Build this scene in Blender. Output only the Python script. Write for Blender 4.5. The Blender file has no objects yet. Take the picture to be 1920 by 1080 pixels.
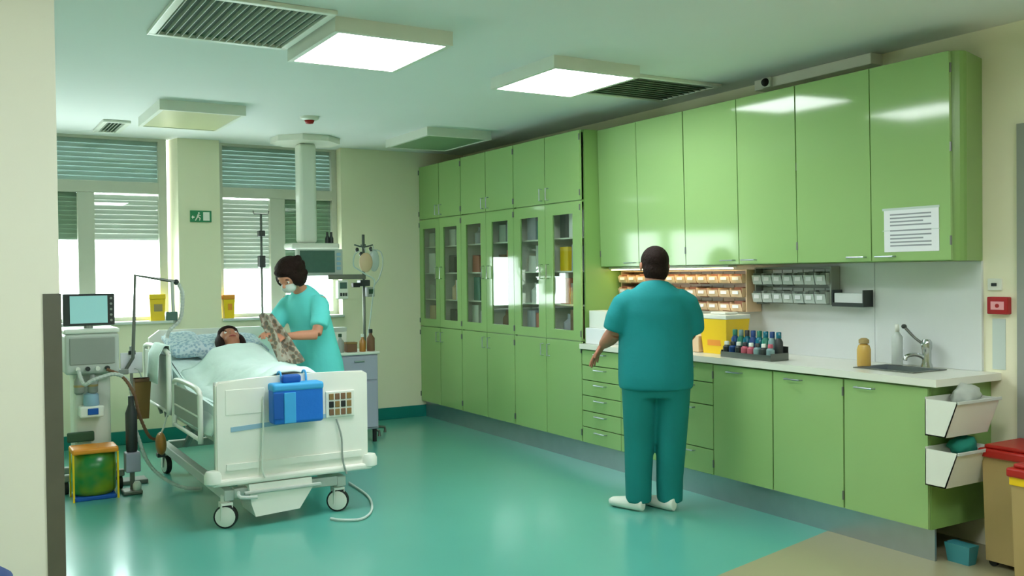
import bpy, bmesh, math, random
from mathutils import Vector, Matrix, noise
random.seed(7)
SC = bpy.context.scene
COL = SC.collection
R = math.radians

# ------------------------------------------------------------------ camera
EYE = 1.55
YAW, PIT, ROL, FPX = R(30.801), R(0.904), R(-0.646), 1767.4
_r0 = Vector((math.cos(YAW), -math.sin(YAW), 0))
_u0 = Vector((math.sin(PIT)*math.sin(YAW), math.sin(PIT)*math.cos(YAW), math.cos(PIT)))
_f0 = Vector((math.cos(PIT)*math.sin(YAW), math.cos(PIT)*math.cos(YAW), -math.sin(PIT)))
_rt = _r0*math.cos(ROL) + _u0*math.sin(ROL)
_up = -_r0*math.sin(ROL) + _u0*math.cos(ROL)
cam_data = bpy.data.cameras.new('camera')
cam_data.sensor_width = 36.0
cam_data.lens = FPX/1920*36
cam_data.clip_start = 0.05
cam = bpy.data.objects.new('camera', cam_data)
COL.objects.link(cam)
mw = Matrix((( _rt.x, _up.x, -_f0.x, 0), (_rt.y, _up.y, -_f0.y, 0), (_rt.z, _up.z, -_f0.z, EYE), (0, 0, 0, 1)))
cam.matrix_world = mw
SC.camera = cam

# ------------------------------------------------------------------ world, exposure
SC.view_settings.view_transform = 'Standard'
SC.view_settings.look = 'None'
SC.view_settings.gamma = 1.0
SC.view_settings.use_curve_mapping = False
SC.view_settings.exposure = 0.66
SKY = 9.5
LAMP = 15.5
world = bpy.data.worlds.new('overcast_sky')
SC.world = world
world.use_nodes = True
bg = world.node_tree.nodes['Background']
bg.inputs[0].default_value = (0.90, 0.97, 1.0, 1)
bg.inputs[1].default_value = SKY
SC.cycles.max_bounces = 8
SC.cycles.transparent_max_bounces = 16
SC.cycles.sample_clamp_indirect = 6.0

def portal(x, y, z, w, h):
    l = bpy.data.lights.new('window_portal', 'AREA')
    l.shape = 'RECTANGLE'; l.size = w; l.size_y = h
    l.cycles.is_portal = True
    o = bpy.data.objects.new('window_portal', l)
    o.location = (x, y, z); o.rotation_euler = (R(-90), 0, 0)
    COL.objects.link(o)
portal(0.75, 9.66, 2.0, 2.1, 1.8)
portal(2.9, 9.66, 2.0, 1.3, 1.8)

# ------------------------------------------------------------------ helpers
def lin(c):
    return tuple(((v/255)/12.92 if v/255 <= 0.04045 else ((v/255+0.055)/1.055)**2.4) for v in c)

def mat(name, rgb, rough=0.5, metal=0.0, var=0.06, scale=6.0, bump=0.0, bscale=60.0, spec=0.5, coat=0.0, emit=None, estr=0.0, trans=0.0):
    m = bpy.data.materials.new(name); m.use_nodes = True
    nt = m.node_tree; b = nt.nodes['Principled BSDF']
    c = lin(rgb)
    if var > 0:
        tc = nt.nodes.new('ShaderNodeTexCoord'); n = nt.nodes.new('ShaderNodeTexNoise')
        n.inputs['Scale'].default_value = scale; n.inputs['Detail'].default_value = 3
        nt.links.new(tc.outputs['Object'], n.inputs['Vector'])
        mx = nt.nodes.new('ShaderNodeMix'); mx.data_type = 'RGBA'
        mx.inputs[6].default_value = tuple(v*(1-var) for v in c)+(1,)
        mx.inputs[7].default_value = tuple(min(1, v*(1+var)) for v in c)+(1,)
        nt.links.new(n.outputs['Fac'], mx.inputs[0])
        nt.links.new(mx.outputs[2], b.inputs['Base Color'])
    else:
        b.inputs['Base Color'].default_value = c+(1,)
    b.inputs['Roughness'].default_value = rough
    b.inputs['Metallic'].default_value = metal
    b.inputs['Specular IOR Level'].default_value = spec
    b.inputs['Coat Weight'].default_value = coat
    b.inputs['Coat Roughness'].default_value = 0.05
    b.inputs['Transmission Weight'].default_value = trans
    if emit:
        b.inputs['Emission Color'].default_value = lin(emit)+(1,)
        b.inputs['Emission Strength'].default_value = estr
    if bump > 0:
        tc2 = nt.nodes.new('ShaderNodeTexCoord'); n2 = nt.nodes.new('ShaderNodeTexNoise')
        n2.inputs['Scale'].default_value = bscale; n2.inputs['Detail'].default_value = 4
        nt.links.new(tc2.outputs['Object'], n2.inputs['Vector'])
        bp = nt.nodes.new('ShaderNodeBump'); bp.inputs['Strength'].default_value = bump; bp.inputs['Distance'].default_value = 0.01
        nt.links.new(n2.outputs['Fac'], bp.inputs['Height']); nt.links.new(bp.outputs[0], b.inputs['Normal'])
    return m

def glass_mat(name, tint=(255, 255, 255), rough=0.0):
    m = bpy.data.materials.new(name); m.use_nodes = True
    nt = m.node_tree; nt.nodes.remove(nt.nodes['Principled BSDF'])
    out = nt.nodes['Material Output']
    tr = nt.nodes.new('ShaderNodeBsdfTransparent'); tr.inputs[0].default_value = lin(tint)+(1,)
    gl = nt.nodes.new('ShaderNodeBsdfGlossy'); gl.inputs['Roughness'].default_value = rough
    lw = nt.nodes.new('ShaderNodeLayerWeight'); lw.inputs[0].default_value = 0.5     # facing: 0 head-on, 1 grazing
    pw = nt.nodes.new('ShaderNodeMath'); pw.operation = 'POWER'; pw.inputs[1].default_value = 4.0
    fr = nt.nodes.new('ShaderNodeMath'); fr.operation = 'MULTIPLY_ADD'; fr.inputs[1].default_value = 0.6; fr.inputs[2].default_value = 0.04
    nt.links.new(lw.outputs['Facing'], pw.inputs[0]); nt.links.new(pw.outputs[0], fr.inputs[0])
    mx = nt.nodes.new('ShaderNodeMixShader')
    nt.links.new(fr.outputs[0], mx.inputs[0]); nt.links.new(tr.outputs[0], mx.inputs[1]); nt.links.new(gl.outputs[0], mx.inputs[2])
    nt.links.new(mx.outputs[0], out.inputs['Surface'])
    return m

def pattern_mat(name, a, b, scale, rough=0.8, kind='voronoi', dark=None):
    m = mat(name, a, rough, var=0)
    nt = m.node_tree; bs = nt.nodes['Principled BSDF']
    tc = nt.nodes.new('ShaderNodeTexCoord')
    if kind == 'voronoi':
        t = nt.nodes.new('ShaderNodeTexVoronoi'); t.inputs['Scale'].default_value = scale; o = t.outputs['Distance']
    elif kind == 'wave':
        t = nt.nodes.new('ShaderNodeTexWave'); t.inputs['Scale'].default_value = scale; t.inputs['Distortion'].default_value = 4; o = t.outputs['Fac']
    else:
        t = nt.nodes.new('ShaderNodeTexNoise'); t.inputs['Scale'].default_value = scale; o = t.outputs['Fac']
    nt.links.new(tc.outputs['Object'], t.inputs['Vector'])
    cr = nt.nodes.new('ShaderNodeValToRGB')
    cr.color_ramp.elements[0].position = 0.35; cr.color_ramp.elements[1].position = 0.6
    cr.color_ramp.elements[0].color = lin(a)+(1,); cr.color_ramp.elements[1].color = lin(b)+(1,)
    if dark:
        e = cr.color_ramp.elements.new(0.47); e.color = lin(dark)+(1,)
    nt.links.new(o, cr.inputs[0]); nt.links.new(cr.outputs[0], bs.inputs['Base Color'])
    return m

class MB:
    """collects shapes in world coordinates; build() links them as one mesh object"""
    def __init__(s): s.bm = bmesh.new()
    def _add(s, verts, faces):
        vs = [s.bm.verts.new(v) for v in verts]
        for f in faces:
            try: s.bm.faces.new([vs[i] for i in f])
            except ValueError: pass
        return vs
    def box(s, x0, x1, y0, y1, z0, z1, bev=0.0, seg=2):
        x0, x1 = min(x0, x1), max(x0, x1); y0, y1 = min(y0, y1), max(y0, y1); z0, z1 = min(z0, z1), max(z0, z1)
        b = bmesh.new()
        bmesh.ops.create_cube(b, size=1, matrix=Matrix.Translation(((x0+x1)/2, (y0+y1)/2, (z0+z1)/2)) @ Matrix.Diagonal((x1-x0, y1-y0, z1-z0, 1)))
        if bev > 0:
            bmesh.ops.bevel(b, geom=b.edges[:], offset=min(bev, .49*min(x1-x0, y1-y0, z1-z0)), segments=seg, profile=0.5, affect='EDGES')
        s.merge(b); return s
    def merge(s, b, M=None):
        b.verts.index_update()
        s._add([(M @ v.co if M else v.co.copy()) for v in b.verts], [[v.index for v in f.verts] for f in b.faces]); b.free()
    def prism(s, poly, axis, a, b):
        """poly: 2-D points; axis 'x' -> (y,z), 'y' -> (x,z), 'z' -> (x,y)"""
        def P(p, t):
            return {'x': (t, p[0], p[1]), 'y': (p[0], t, p[1]), 'z': (p[0], p[1], t)}[axis]
        n = len(poly)
        s._add([P(p, a) for p in poly]+[P(p, b) for p in poly],
               [list(range(n))[::-1], list(range(n, 2*n))]+[[i, (i+1) % n, n+(i+1) % n, n+i] for i in range(n)])
        return s
    def limb(s, pts, radii, ref=(1, 0, 0), n=14, smooth=0):
        pts = [Vector(p) for p in pts]; radii = [(r, r) if not isinstance(r, (tuple, list)) else r for r in radii]
        if smooth:
            P2, R2 = [], []
            for i in range(len(pts)-1):
                p0 = pts[max(i-1, 0)]; p1 = pts[i]; p2 = pts[i+1]; p3 = pts[min(i+2, len(pts)-1)]
                for k in range(smooth):
                    t = k/smooth
                    P2.append(0.5*((2*p1)+(p2-p0)*t+(2*p0-5*p1+4*p2-p3)*t*t+(3*p1-p0-3*p2+p3)*t**3))
                    R2.append((radii[i][0]*(1-t)+radii[i+1][0]*t, radii[i][1]*(1-t)+radii[i+1][1]*t))
            P2.append(pts[-1]); R2.append(radii[-1]); pts, radii = P2, R2
        ref = Vector(ref); verts = []; faces = []
        for i, p in enumerate(pts):
            t = (pts[min(i+1, len(pts)-1)]-pts[max(i-1, 0)]).normalized()
            u = ref-t*ref.dot(t)
            if u.length < 1e-3:
                u = t.orthogonal()
            u.normalize(); v = t.cross(u)
            for k in range(n):
                a = 2*math.pi*k/n
                verts.append(p+u*(radii[i][0]*math.cos(a))+v*(radii[i][1]*math.sin(a)))
        m = len(pts)
        for i in range(m-1):
            for k in range(n):
                faces.append([i*n+k, i*n+(k+1) % n, (i+1)*n+(k+1) % n, (i+1)*n+k])
        faces.append(list(range(n))[::-1]); faces.append([(m-1)*n+k for k in range(n)])
        s._add(verts, faces); return s
    def tube(s, pts, r, n=8, smooth=0): return s.limb(pts, [r]*len(pts), (0.3, 0.5, 0.81), n, smooth)
    def cyl(s, a, b, r, n=20, r2=None): return s.limb([a, b], [r, r2 if r2 is not None else r], (0.3, 0.5, 0.81), n)
    def ball(s, c, r, seg=16, rings=10, M=None):
        b = bmesh.new(); r = (r, r, r) if not isinstance(r, (tuple, list)) else r
        bmesh.ops.create_uvsphere(b, u_segments=seg, v_segments=rings, radius=1)
        T = Matrix.Translation(c) @ (M.to_4x4() if M else Matrix.Identity(4)) @ Matrix.Diagonal((r[0], r[1], r[2], 1))
        s.merge(b, T); return s
    def lathe(s, prof, c, n=20):
        """prof: (radius, height) pairs from bottom to top about the vertical through c"""
        verts, faces = [], []
        for r, z in prof:
            for k in range(n):
                a = 2*math.pi*k/n; verts.append((c[0]+r*math.cos(a), c[1]+r*math.sin(a), c[2]+z))
        m = len(prof)
        for i in range(m-1):
            for k in range(n): faces.append([i*n+k, i*n+(k+1) % n, (i+1)*n+(k+1) % n, (i+1)*n+k])
        faces.append(list(range(n))[::-1]); faces.append([(m-1)*n+k for k in range(n)])
        s._add(verts, faces); return s
    def quad(s, a, b, c, d): s._add([a, b, c, d], [[0, 1, 2, 3]]); return s
    def build(s, name, m, parent=None, smooth=False, label=None, cat=None, group=None, kind=None, remesh=0, sm=0, origin=None, angle=None):
        bmesh.ops.recalc_face_normals(s.bm, faces=s.bm.faces[:])
        if parent is not None: org = W[parent.name]
        elif origin is not None: org = Vector(origin)
        else:
            xs = [v.co for v in s.bm.verts]
            org = Vector(((min(v.x for v in xs)+max(v.x for v in xs))/2, (min(v.y for v in xs)+max(v.y for v in xs))/2, min(v.z for v in xs)))
        for v in s.bm.verts: v.co -= org
        me = bpy.data.meshes.new(name); s.bm.to_mesh(me); s.bm.free()
        me.materials.append(m)
        if smooth:
            for p in me.polygons: p.use_smooth = True
            if angle: me.set_sharp_from_angle(angle=R(angle))
        o = bpy.data.objects.new(name, me); COL.objects.link(o)
        if parent is not None: o.parent = parent
        else: o.location = org
        W[o.name] = org
        if remesh:
            rm = o.modifiers.new('r', 'REMESH'); rm.mode = 'VOXEL'; rm.voxel_size = remesh; rm.use_smooth_shade = True
        if sm:
            s2 = o.modifiers.new('s', 'SMOOTH'); s2.factor = 0.5; s2.iterations = sm
        tag(o, label, cat, group, kind)
        return o
W = {}
def tag(o, label=None, cat=None, group=None, kind=None):
    if label: o['label'] = label
    if cat: o['category'] = cat
    if group: o['group'] = group
    if kind: o['kind'] = kind
def thing(name, label, cat, loc, group=None):
    o = bpy.data.objects.new(name, None); o.empty_display_size = 0.1; COL.objects.link(o)
    o.location = loc; W[o.name] = Vector(loc); tag(o, label, cat, group); return o
def kids(o): return [c for c in bpy.data.objects if c.parent == o]
def dup(root, loc, label=None, group=None, m=None):
    def cp(o, par):
        c = o.copy(); COL.objects.link(c); c.parent = par; W[c.name] = W[o.name]
        for k in kids(o): cp(k, c)
        return c
    r = cp(root, None); r.location = loc; W[r.name] = Vector(loc)
    tag(r, label, None, group); return r
def inst(o, parent, delta):
    """another copy of a part, moved by delta"""
    c = o.copy(); COL.objects.link(c); c.parent = parent; c.location = o.location+Vector(delta); W[c.name] = W[o.name]; return c

# pixel (1920 x 1080) to a point on a plane of the room
def ray(px, py): return _f0*FPX + _rt*(px-960) - _up*(py-540)
def onX(px, py, X): q = ray(px, py); q = q*(X/q.x); return Vector((q.x, q.y, q.z+EYE))
def onY(px, py, Y): q = ray(px, py); q = q*(Y/q.y); return Vector((q.x, q.y, q.z+EYE))
def onZ(px, py, Z): q = ray(px, py); q = q*((Z-EYE)/q.z); return Vector((q.x, q.y, q.z+EYE))

# ------------------------------------------------------------------ materials
M = {}
M['wall'] = mat('wall_paint', (238, 236, 206), 0.75, var=0.03, scale=1.5)
M['pillar'] = mat('pillar_paint', (232, 238, 222), 0.7, var=0.03, scale=1.5)
M['ceiling'] = mat('ceiling_paint', (232, 236, 234), 0.85, var=0.03, scale=1.0)
M['green'] = mat('green_laminate', (152, 188, 120), 0.08, var=0.03, scale=1.2, spec=0.35)
M['green_body'] = mat('green_carcass', (130, 170, 94), 0.3, var=0.04, scale=2)
M['steel'] = mat('brushed_steel', (176, 184, 190), 0.3, 0.85, var=0.08, scale=9)
M['chrome'] = mat('chrome', (190, 195, 195), 0.12, 1.0, var=0)
M['dark_steel'] = mat('dull_steel', (120, 124, 118), 0.42, 0.9, var=0.1, scale=14)
M['white'] = mat('white_plastic', (228, 232, 220), 0.35, var=0.03)
M['cream'] = mat('cream_bed_plastic', (238, 238, 226), 0.4, var=0.03)
M['worktop'] = mat('worktop_laminate', (226, 228, 214), 0.25, var=0.03)
M['splash'] = mat('splash_panel', (216, 222, 220), 0.3, var=0.03)
M['black'] = mat('black_rubber', (24, 26, 26), 0.6, var=0.1)
M['dark'] = mat('dark_plastic', (44, 50, 50), 0.4, var=0.1)
M['grey'] = mat('grey_plastic', (150, 156, 148), 0.45, var=0.06)
M['lgrey'] = mat('light_grey_plastic', (190, 198, 190), 0.45, var=0.05)
M['teal_base'] = mat('teal_vinyl_skirting', (0, 122, 112), 0.35, var=0.05)
M['frame'] = mat('window_frame_paint', (196, 200, 184), 0.5, var=0.04)
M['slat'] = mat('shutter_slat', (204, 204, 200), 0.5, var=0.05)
M['slat_dark'] = mat('dark_side_slat', (120, 140, 122), 0.5, var=0.08)  # darker grey-green slats for one pane of each window
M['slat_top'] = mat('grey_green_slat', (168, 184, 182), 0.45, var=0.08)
M['yellow'] = mat('yellow_plastic', (246, 206, 20), 0.35, var=0.05)
M['orange'] = mat('orange_plastic', (236, 150, 40), 0.4, var=0.05)
M['red'] = mat('red_plastic', (170, 26, 16), 0.4, var=0.08)
M['sign_red'] = mat('alarm_red', (170, 20, 30), 0.35, var=0.04)
M['blue'] = mat('blue_fabric', (10, 110, 205), 0.6, var=0.08, bump=0.1)
M['lblue'] = mat('light_blue_fabric', (60, 165, 225), 0.6, var=0.08)
M['dblue'] = mat('dark_blue_fabric', (0, 84, 170), 0.6, var=0.08)
M['navy'] = mat('navy_upholstery', (20, 62, 124), 0.6, var=0.08)
M['stripe'] = mat('pale_blue_stripe', (150, 185, 205), 0.4, var=0.03)
M['tan'] = mat('tan_plastic', (172, 150, 98), 0.5, var=0.06)
M['brown'] = mat('brown_paper', (140, 110, 62), 0.8, var=0.12)
M['amber'] = mat('amber_fluid_bag', (176, 118, 50), 0.3, var=0.15)
M['wood'] = mat('brown_box_card', (120, 86, 60), 0.7, var=0.1)
M['lav'] = mat('lavender_grey_metal', (170, 172, 190), 0.4, var=0.04)
M['paper'] = mat('paper', (236, 238, 240), 0.7, var=0.02)
M['ink'] = mat('grey_print', (150, 154, 160), 0.7, var=0)
M['palepaper'] = mat('pale_blue_paper', (200, 214, 206), 0.6, var=0.03)
M['signgreen'] = mat('exit_green', (0, 130, 80), 0.4, var=0.03)
M['screen'] = mat('monitor_screen_dark', (70, 104, 96), 0.15, var=0.1, scale=20)
M['mint'] = mat('mint_sheet', (222, 243, 236), 0.8, var=0.06, scale=7, bump=0.5, bscale=14)
M['sheet'] = mat('white_sheet', (228, 238, 226), 0.8, var=0.05, scale=7, bump=0.4, bscale=14)
M['scrub'] = mat('teal_scrubs', (0, 132, 134), 0.85, var=0.12, scale=5, bump=0.6, bscale=9)
M['scrub_t'] = mat('teal_scrub_trousers', (0, 124, 120), 0.85, var=0.12, scale=5, bump=0.6, bscale=9)
M['scrub2'] = mat('aqua_scrubs', (104, 222, 218), 0.85, var=0.1, scale=5, bump=0.5, bscale=9)
M['skin'] = mat('skin', (206, 142, 112), 0.55, var=0.06, scale=9)
M['skin2'] = mat('tanned_skin', (176, 116, 88), 0.55, var=0.06, scale=9)
M['hair'] = mat('dark_brown_hair', (34, 19, 13), 0.75, var=0.3, scale=40, bump=0.8, bscale=70, spec=0.2)
M['eye'] = mat('eye_white', (230, 228, 220), 0.3, var=0)
M['lip'] = mat('lips', (176, 92, 84), 0.5, var=0)
M['mask'] = mat('surgical_mask', (206, 218, 210), 0.8, var=0.04)
M['binclear'] = mat('clear_bin_plastic', (196, 206, 200), 0.2, var=0.05)
M['binwarm'] = mat('beige_bin_plastic', (226, 196, 158), 0.35, var=0.06)
M['bincard'] = mat('bin_contents_brown', (150, 96, 74), 0.7, var=0.3, scale=30)
M['bingrey'] = mat('bin_contents_grey', (110, 118, 110), 0.6, var=0.5, scale=40)
M['soap'] = mat('honey_soap', (226, 186, 96), 0.25, var=0.05, trans=0.2)
M['vent'] = mat('vent_slat_grey', (170, 182, 166), 0.5, var=0.05)
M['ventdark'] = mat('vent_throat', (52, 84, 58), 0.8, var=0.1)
M['diff_off'] = mat('unlit_diffuser', (196, 198, 150), 0.35, var=0.02)
M['diff_off2'] = mat('unlit_diffuser_painted_reflection', (112, 146, 110), 0.35, var=0.03)  # green reflection of the cabinets put into the diffuser colour
M['glow'] = mat('lit_diffuser', (255, 255, 255), 0.5, var=0, emit=(246, 251, 255), estr=LAMP)
M['tube_glow'] = mat('lit_tube', (255, 245, 215), 0.5, var=0, emit=(255, 224, 165), estr=5.0)
M['scr_on'] = mat('lit_screen', (120, 170, 165), 0.3, var=0.0, emit=(130, 180, 180), estr=0.4)
M['glass'] = glass_mat('cabinet_glass', (243, 247, 243))
M['wglass'] = glass_mat('window_glass', (250, 255, 252))
M['clear'] = glass_mat('clear_tubing', (190, 215, 205), 0.1)
M['gown'] = pattern_mat('grey_patterned_cotton', (120, 118, 106), (186, 180, 164), 26, dark=(150, 120, 98))
M['pillowcase'] = pattern_mat('blue_dotted_cotton', (150, 180, 196), (200, 218, 222), 44)
M['bagprint'] = pattern_mat('green_yellow_film', (24, 128, 56), (120, 150, 30), 5, rough=0.25, kind='noise')

def floor_mat(name, rgb, rough, var):
    m = mat(name, rgb, rough, var=var, scale=1.2, spec=0.5, coat=0.35)
    m.node_tree.nodes['Principled BSDF'].inputs['Coat Roughness'].default_value = 0.12
    return m
M['floor'] = floor_mat('teal_linoleum', (88, 170, 154), 0.3, 0.08)
M['floor2'] = floor_mat('beige_linoleum', (160, 156, 122), 0.35, 0.08)

# ------------------------------------------------------------------ room shell
ZC, XW, YB = 2.872, 4.95, 9.34
XL, YF = -1.2, -2.2
bA, bB = Vector((3.493, 3.611)), Vector((4.499, 3.845))      # joint between the two floorings
sl = (bB.y-bA.y)/(bB.x-bA.x)
jl, jr = bA.y+(XL-.1-bA.x)*sl, bA.y+(XW+.1-bA.x)*sl
MB().prism([(XL-.1, jl), (XW+.1, jr), (XW+.1, YB+.3), (XL-.1, YB+.3)], 'z', -0.1, 0).build('floor', M['floor'], kind='structure')
MB().prism([(XL-.1, YF-.1), (XW+.1, YF-.1), (XW+.1, jr), (XL-.1, jl)], 'z', -0.1, 0).build('floor_entrance', M['floor2'], kind='structure')
MB().box(XL-.1, XW+.1, YF-.1, YB+.3, ZC, ZC+.1).build('ceiling', M['ceiling'], kind='structure')
MB().box(XW, XW+.12, YF, YB+.3, 0, ZC).build('wall_right', M['wall'], kind='structure')
MB().box(XL-.12, XL, YF, YB+.3, 0, ZC).build('wall_left', M['wall'], kind='structure')
MB().box(XL, XW, YF-.12, YF, 0, ZC).build('wall_front', M['wall'], kind='structure')
# back wall with two openings, piers splayed a little
b = MB()
b.box(XL, XW, YB, YB+.3, 0, 1.13)
b.box(XL, -0.3, YB, YB+.3, 1.13, ZC)
b.prism([(1.88, YB), (2.27, YB), (2.30, YB+.3), (1.82, YB+.3)], 'z', 1.13, ZC)
b.prism([(3.51, YB), (XW, YB), (XW, YB+.3), (3.54, YB+.3)], 'z', 1.13, ZC)
b.build('wall_back', M['wall'], kind='structure')
MB().box(XL, XW, YB-.018, YB, 0, .125, .004).build('baseboard_back', M['teal_base'], kind='structure')
# pillar at the left of the picture
px0 = onY(107, 300, 3.4).x
MB().box(XL, px0, 3.4, 3.75, 0, ZC).build('wall_pillar', M['pillar'], kind='structure')
b = MB(); b.box(px0-.05, px0+.004, 3.396, 3.4, 0, 1.5); b.box(px0, px0+.004, 3.4, 3.45, 0, 1.5)
b.build('trim_2', M['dark_steel'], kind='structure')
# door at the right edge
d = MB(); d.box(XW-.02, XW, 1.85, 1.95, 0, 2.32); d.box(XW-.02, XW, 2.87, 2.965, 0, 2.32); d.box(XW-.02, XW, 1.95, 2.87, 2.23, 2.32)
d = d.build('door_1', M['grey'], kind='structure')
MB().box(XW-.012, XW-.001, 1.95, 2.87, .005, 2.23, .003).build('door_leaf', M['lgrey'], d)
MB().tube([(XW-.012, 2.75, 1.02), (XW-.06, 2.75, 1.02), (XW-.06, 2.62, 1.02)], .01).build('handle', M['chrome'], d)

# ------------------------------------------------------------------ windows
def slats(parent, x0, x1, ztop, zbot, y, m, pitch=.043):
    n = max(2, round((ztop-zbot)/pitch)); p = (ztop-zbot)/n; first = None
    for k in range(n):
        z = ztop-p*(k+.5)
        if first is None:
            q = MB(); h = p*.54
            q.prism([(y-.009, z-h+.003), (y-.004, z-h), (y+.006, z+h-.002), (y+.001, z+h)], 'x', x0, x1)
            first = q.build('slat', m, parent)
        else: inst(first, parent, (0, 0, -p*k))
YW = 9.54
def window(name, x0, x1, posts, tz, panes, blinds):
    f = MB(); f.box(x0, x0+.06, YW-.03, YW+.04, 1.13, ZC); f.box(x1-.075, x1, YW-.03, YW+.04, 1.13, ZC)
    f.box(x0+.06, x1-.075, YW-.03, YW+.04, ZC-.025, ZC); f.box(x0+.06, x1-.075, YW-.03, YW+.04, 1.13, 1.175)
    w = f.build(name, M['frame'], kind='structure', origin=((x0+x1)/2, YW, 1.13))
    MB().box(x0+.06, x1-.075, YW-.035, YW+.04, tz[0], tz[1], .006).build('transom', M['frame'], w)
    for a, c in posts: MB().box(a, c, YW-.035, YW+.04, 1.175, tz[0], .006).build('mullion', M['frame'], w)
    for a, c, z0, z1 in panes: MB().box(a, c, YW+.0, YW+.006, z0, z1).build('pane', M['wglass'], w)
    for a, c, zt, zb, m in blinds:
        s = MB().box(a, c, YW+.02, YW+.035, zb-.012, zb+.006).build('shutter', M[m], w)
        slats(s, a, c, zt, zb+.006, YW+.03, M[m])
    return w
window('window_1', -0.3, 1.81, [(1.02, 1.165)], (2.345, 2.455),
       [(-.24, 1.02, 1.175, 2.345), (1.165, 1.735, 1.175, 2.345), (-.24, 1.735, 2.455, ZC-.025)],
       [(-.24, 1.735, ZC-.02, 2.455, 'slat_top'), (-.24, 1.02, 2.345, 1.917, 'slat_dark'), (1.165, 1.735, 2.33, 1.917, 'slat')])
window('window_2', 2.28, 3.545, [(2.81, 2.965)], (2.335, 2.435),
       [(2.34, 2.81, 1.175, 2.335), (2.965, 3.47, 1.175, 2.335), (2.34, 3.47, 2.435, ZC-.025)],
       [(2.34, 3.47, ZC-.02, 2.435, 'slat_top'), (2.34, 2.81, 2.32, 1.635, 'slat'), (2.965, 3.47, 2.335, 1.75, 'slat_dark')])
for nm, x0, x1 in (('trim_3', -0.3, 1.87), ('trim_4', 2.275, 3.515)):
    MB().box(x0, x1, YB-.05, YW-.03, 1.115, 1.14, .005).build(nm, M['splash'], kind='structure')

# ------------------------------------------------------------------ ceiling fixtures
def ceiling_light(label, x0, x1, y0, y1, diff, group='square surface ceiling lights'):
    t = thing('ceiling_light', label, 'light', ((x0+x1)/2, (y0+y1)/2, ZC), group if group else None)
    h = MB(); zb = 2.795
    h.box(x0, x1, y0, y0+.03, zb, ZC); h.box(x0, x1, y1-.03, y1, zb, ZC); h.box(x0, x0+.03, y0+.03, y1-.03, zb, ZC); h.box(x1-.03, x1, y0+.03, y1-.03, zb, ZC)
    h.box(x0+.03, x1-.03, y0+.03, y1-.03, ZC-.02, ZC)
    h.build('housing', M['white'], t)
    MB().box(x0+.03, x1-.03, y0+.03, y1-.03, zb+.004, zb+.012).build('diffuser', M[diff], t)
    return t
ceiling_light('lit square ceiling light beside the large louvred vent', 1.71, 2.385, 4.60, 5.39, 'glow')
lb = ceiling_light('lit square ceiling light nearest the green wall cabinets', 3.17, 3.83, 4.79, 5.57, 'glow')
ceiling_light('unlit square ceiling light above the first window pier', 1.36, 2.0, 7.36, 8.28, 'diff_off')
ceiling_light('unlit square ceiling light above the tall cabinets, their green reflection painted in', 3.70, 4.36, 7.66, 8.6, 'diff_off2')
for k, (x, y) in enumerate(((0.3, 1.6), (2.3, 1.9), (3.6, 0.9))):  # extra lamps out of view, added to brighten the front of the room
    dup(lb, (x, y, ZC), 'added unseen fill light on the ceiling '+['nearest the pillar', 'in the middle of the row', 'nearest the side door'][k], 'added fill lights out of view')

def vent(label, x0, x1, y0, y1, n, tilt, along='y'):
    t = thing('ceiling_vent', label, 'vent', ((x0+x1)/2, (y0+y1)/2, ZC))
    f = MB(); w = .04; zb = ZC-.022
    f.box(x0, x1, y0, y0+w, zb, ZC, .004); f.box(x0, x1, y1-w, y1, zb, ZC, .004); f.box(x0, x0+w, y0+w, y1-w, zb, ZC, .004); f.box(x1-w, x1, y0+w, y1-w, zb, ZC, .004)
    f.build('frame', M['white'], t)
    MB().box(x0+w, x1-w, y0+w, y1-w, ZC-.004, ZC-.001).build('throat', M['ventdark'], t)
    first = None; p = ((x1-x0) if along == 'y' else (y1-y0))-2*w; p /= n
    for k in range(n):
        if first is None:
            q = MB(); h = .012
            if along == 'y':
                c = x0+w+p/2; q.prism([(c-h, zb+.001), (c-h+.003, zb), (c+h*tilt, ZC-.004), (c+h*tilt-.003, ZC-.004)], 'y', y0+w, y1-w)
            else:
                c = y0+w+p/2; q.prism([(c-h, zb+.001), (c-h+.003, zb), (c+h*tilt, ZC-.004), (c+h*tilt-.003, ZC-.004)], 'x', x0+w, x1-w)
            first = q.build('slat', M['vent'], t)
        else: inst(first, t, (p*k, 0, 0) if along == 'y' else (0, p*k, 0))
vent('large louvred ceiling vent beside a lit ceiling light', .93, 1.69, 4.5, 5.36, 17, -1.0)
vent('ceiling vent between a lit ceiling light and the green wall cabinets', 3.96, 4.72, 4.98, 5.66, 10, 1.0, 'x')
vent('small far ceiling vent beside an unlit light near the first window', 1.12, 1.34, 8.5, 9.15, 5, 1.0)
dt = thing('smoke_detector', 'round white smoke detector with dark red lens on the ceiling', 'detector', (2.60, 7.63, ZC))
MB().lathe([(.055, -.03), (.075, -.02), (.08, 0)], (2.6, 7.63, ZC), 24).build('base', M['white'], dt, True, angle=40)
MB().lathe([(.0, -.06), (.03, -.055), (.042, -.03)], (2.6, 7.63, ZC), 20).build('lens', M['red'], dt, True)

# wall trunking with a small camera, above the green wall cabinets
MB().box(4.84, XW, 3.82, 4.79, 2.80, ZC-.002, .006).build('cable_trunking', M['cream'], label='cream cable trunking under the ceiling above the green wall cabinets', cat='trunking')
sc_ = thing('security_camera', 'small black camera on the cream trunking above the green cabinets', 'camera', (4.80, 4.66, 2.83))
MB().ball((4.815, 4.66, 2.835), (.03, .03, .028)).build('lens', M['black'], sc_, True)
MB().box(4.815, 4.84, 4.62, 4.70, 2.80, 2.868, .004).build('base', M['white'], sc_)

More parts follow.
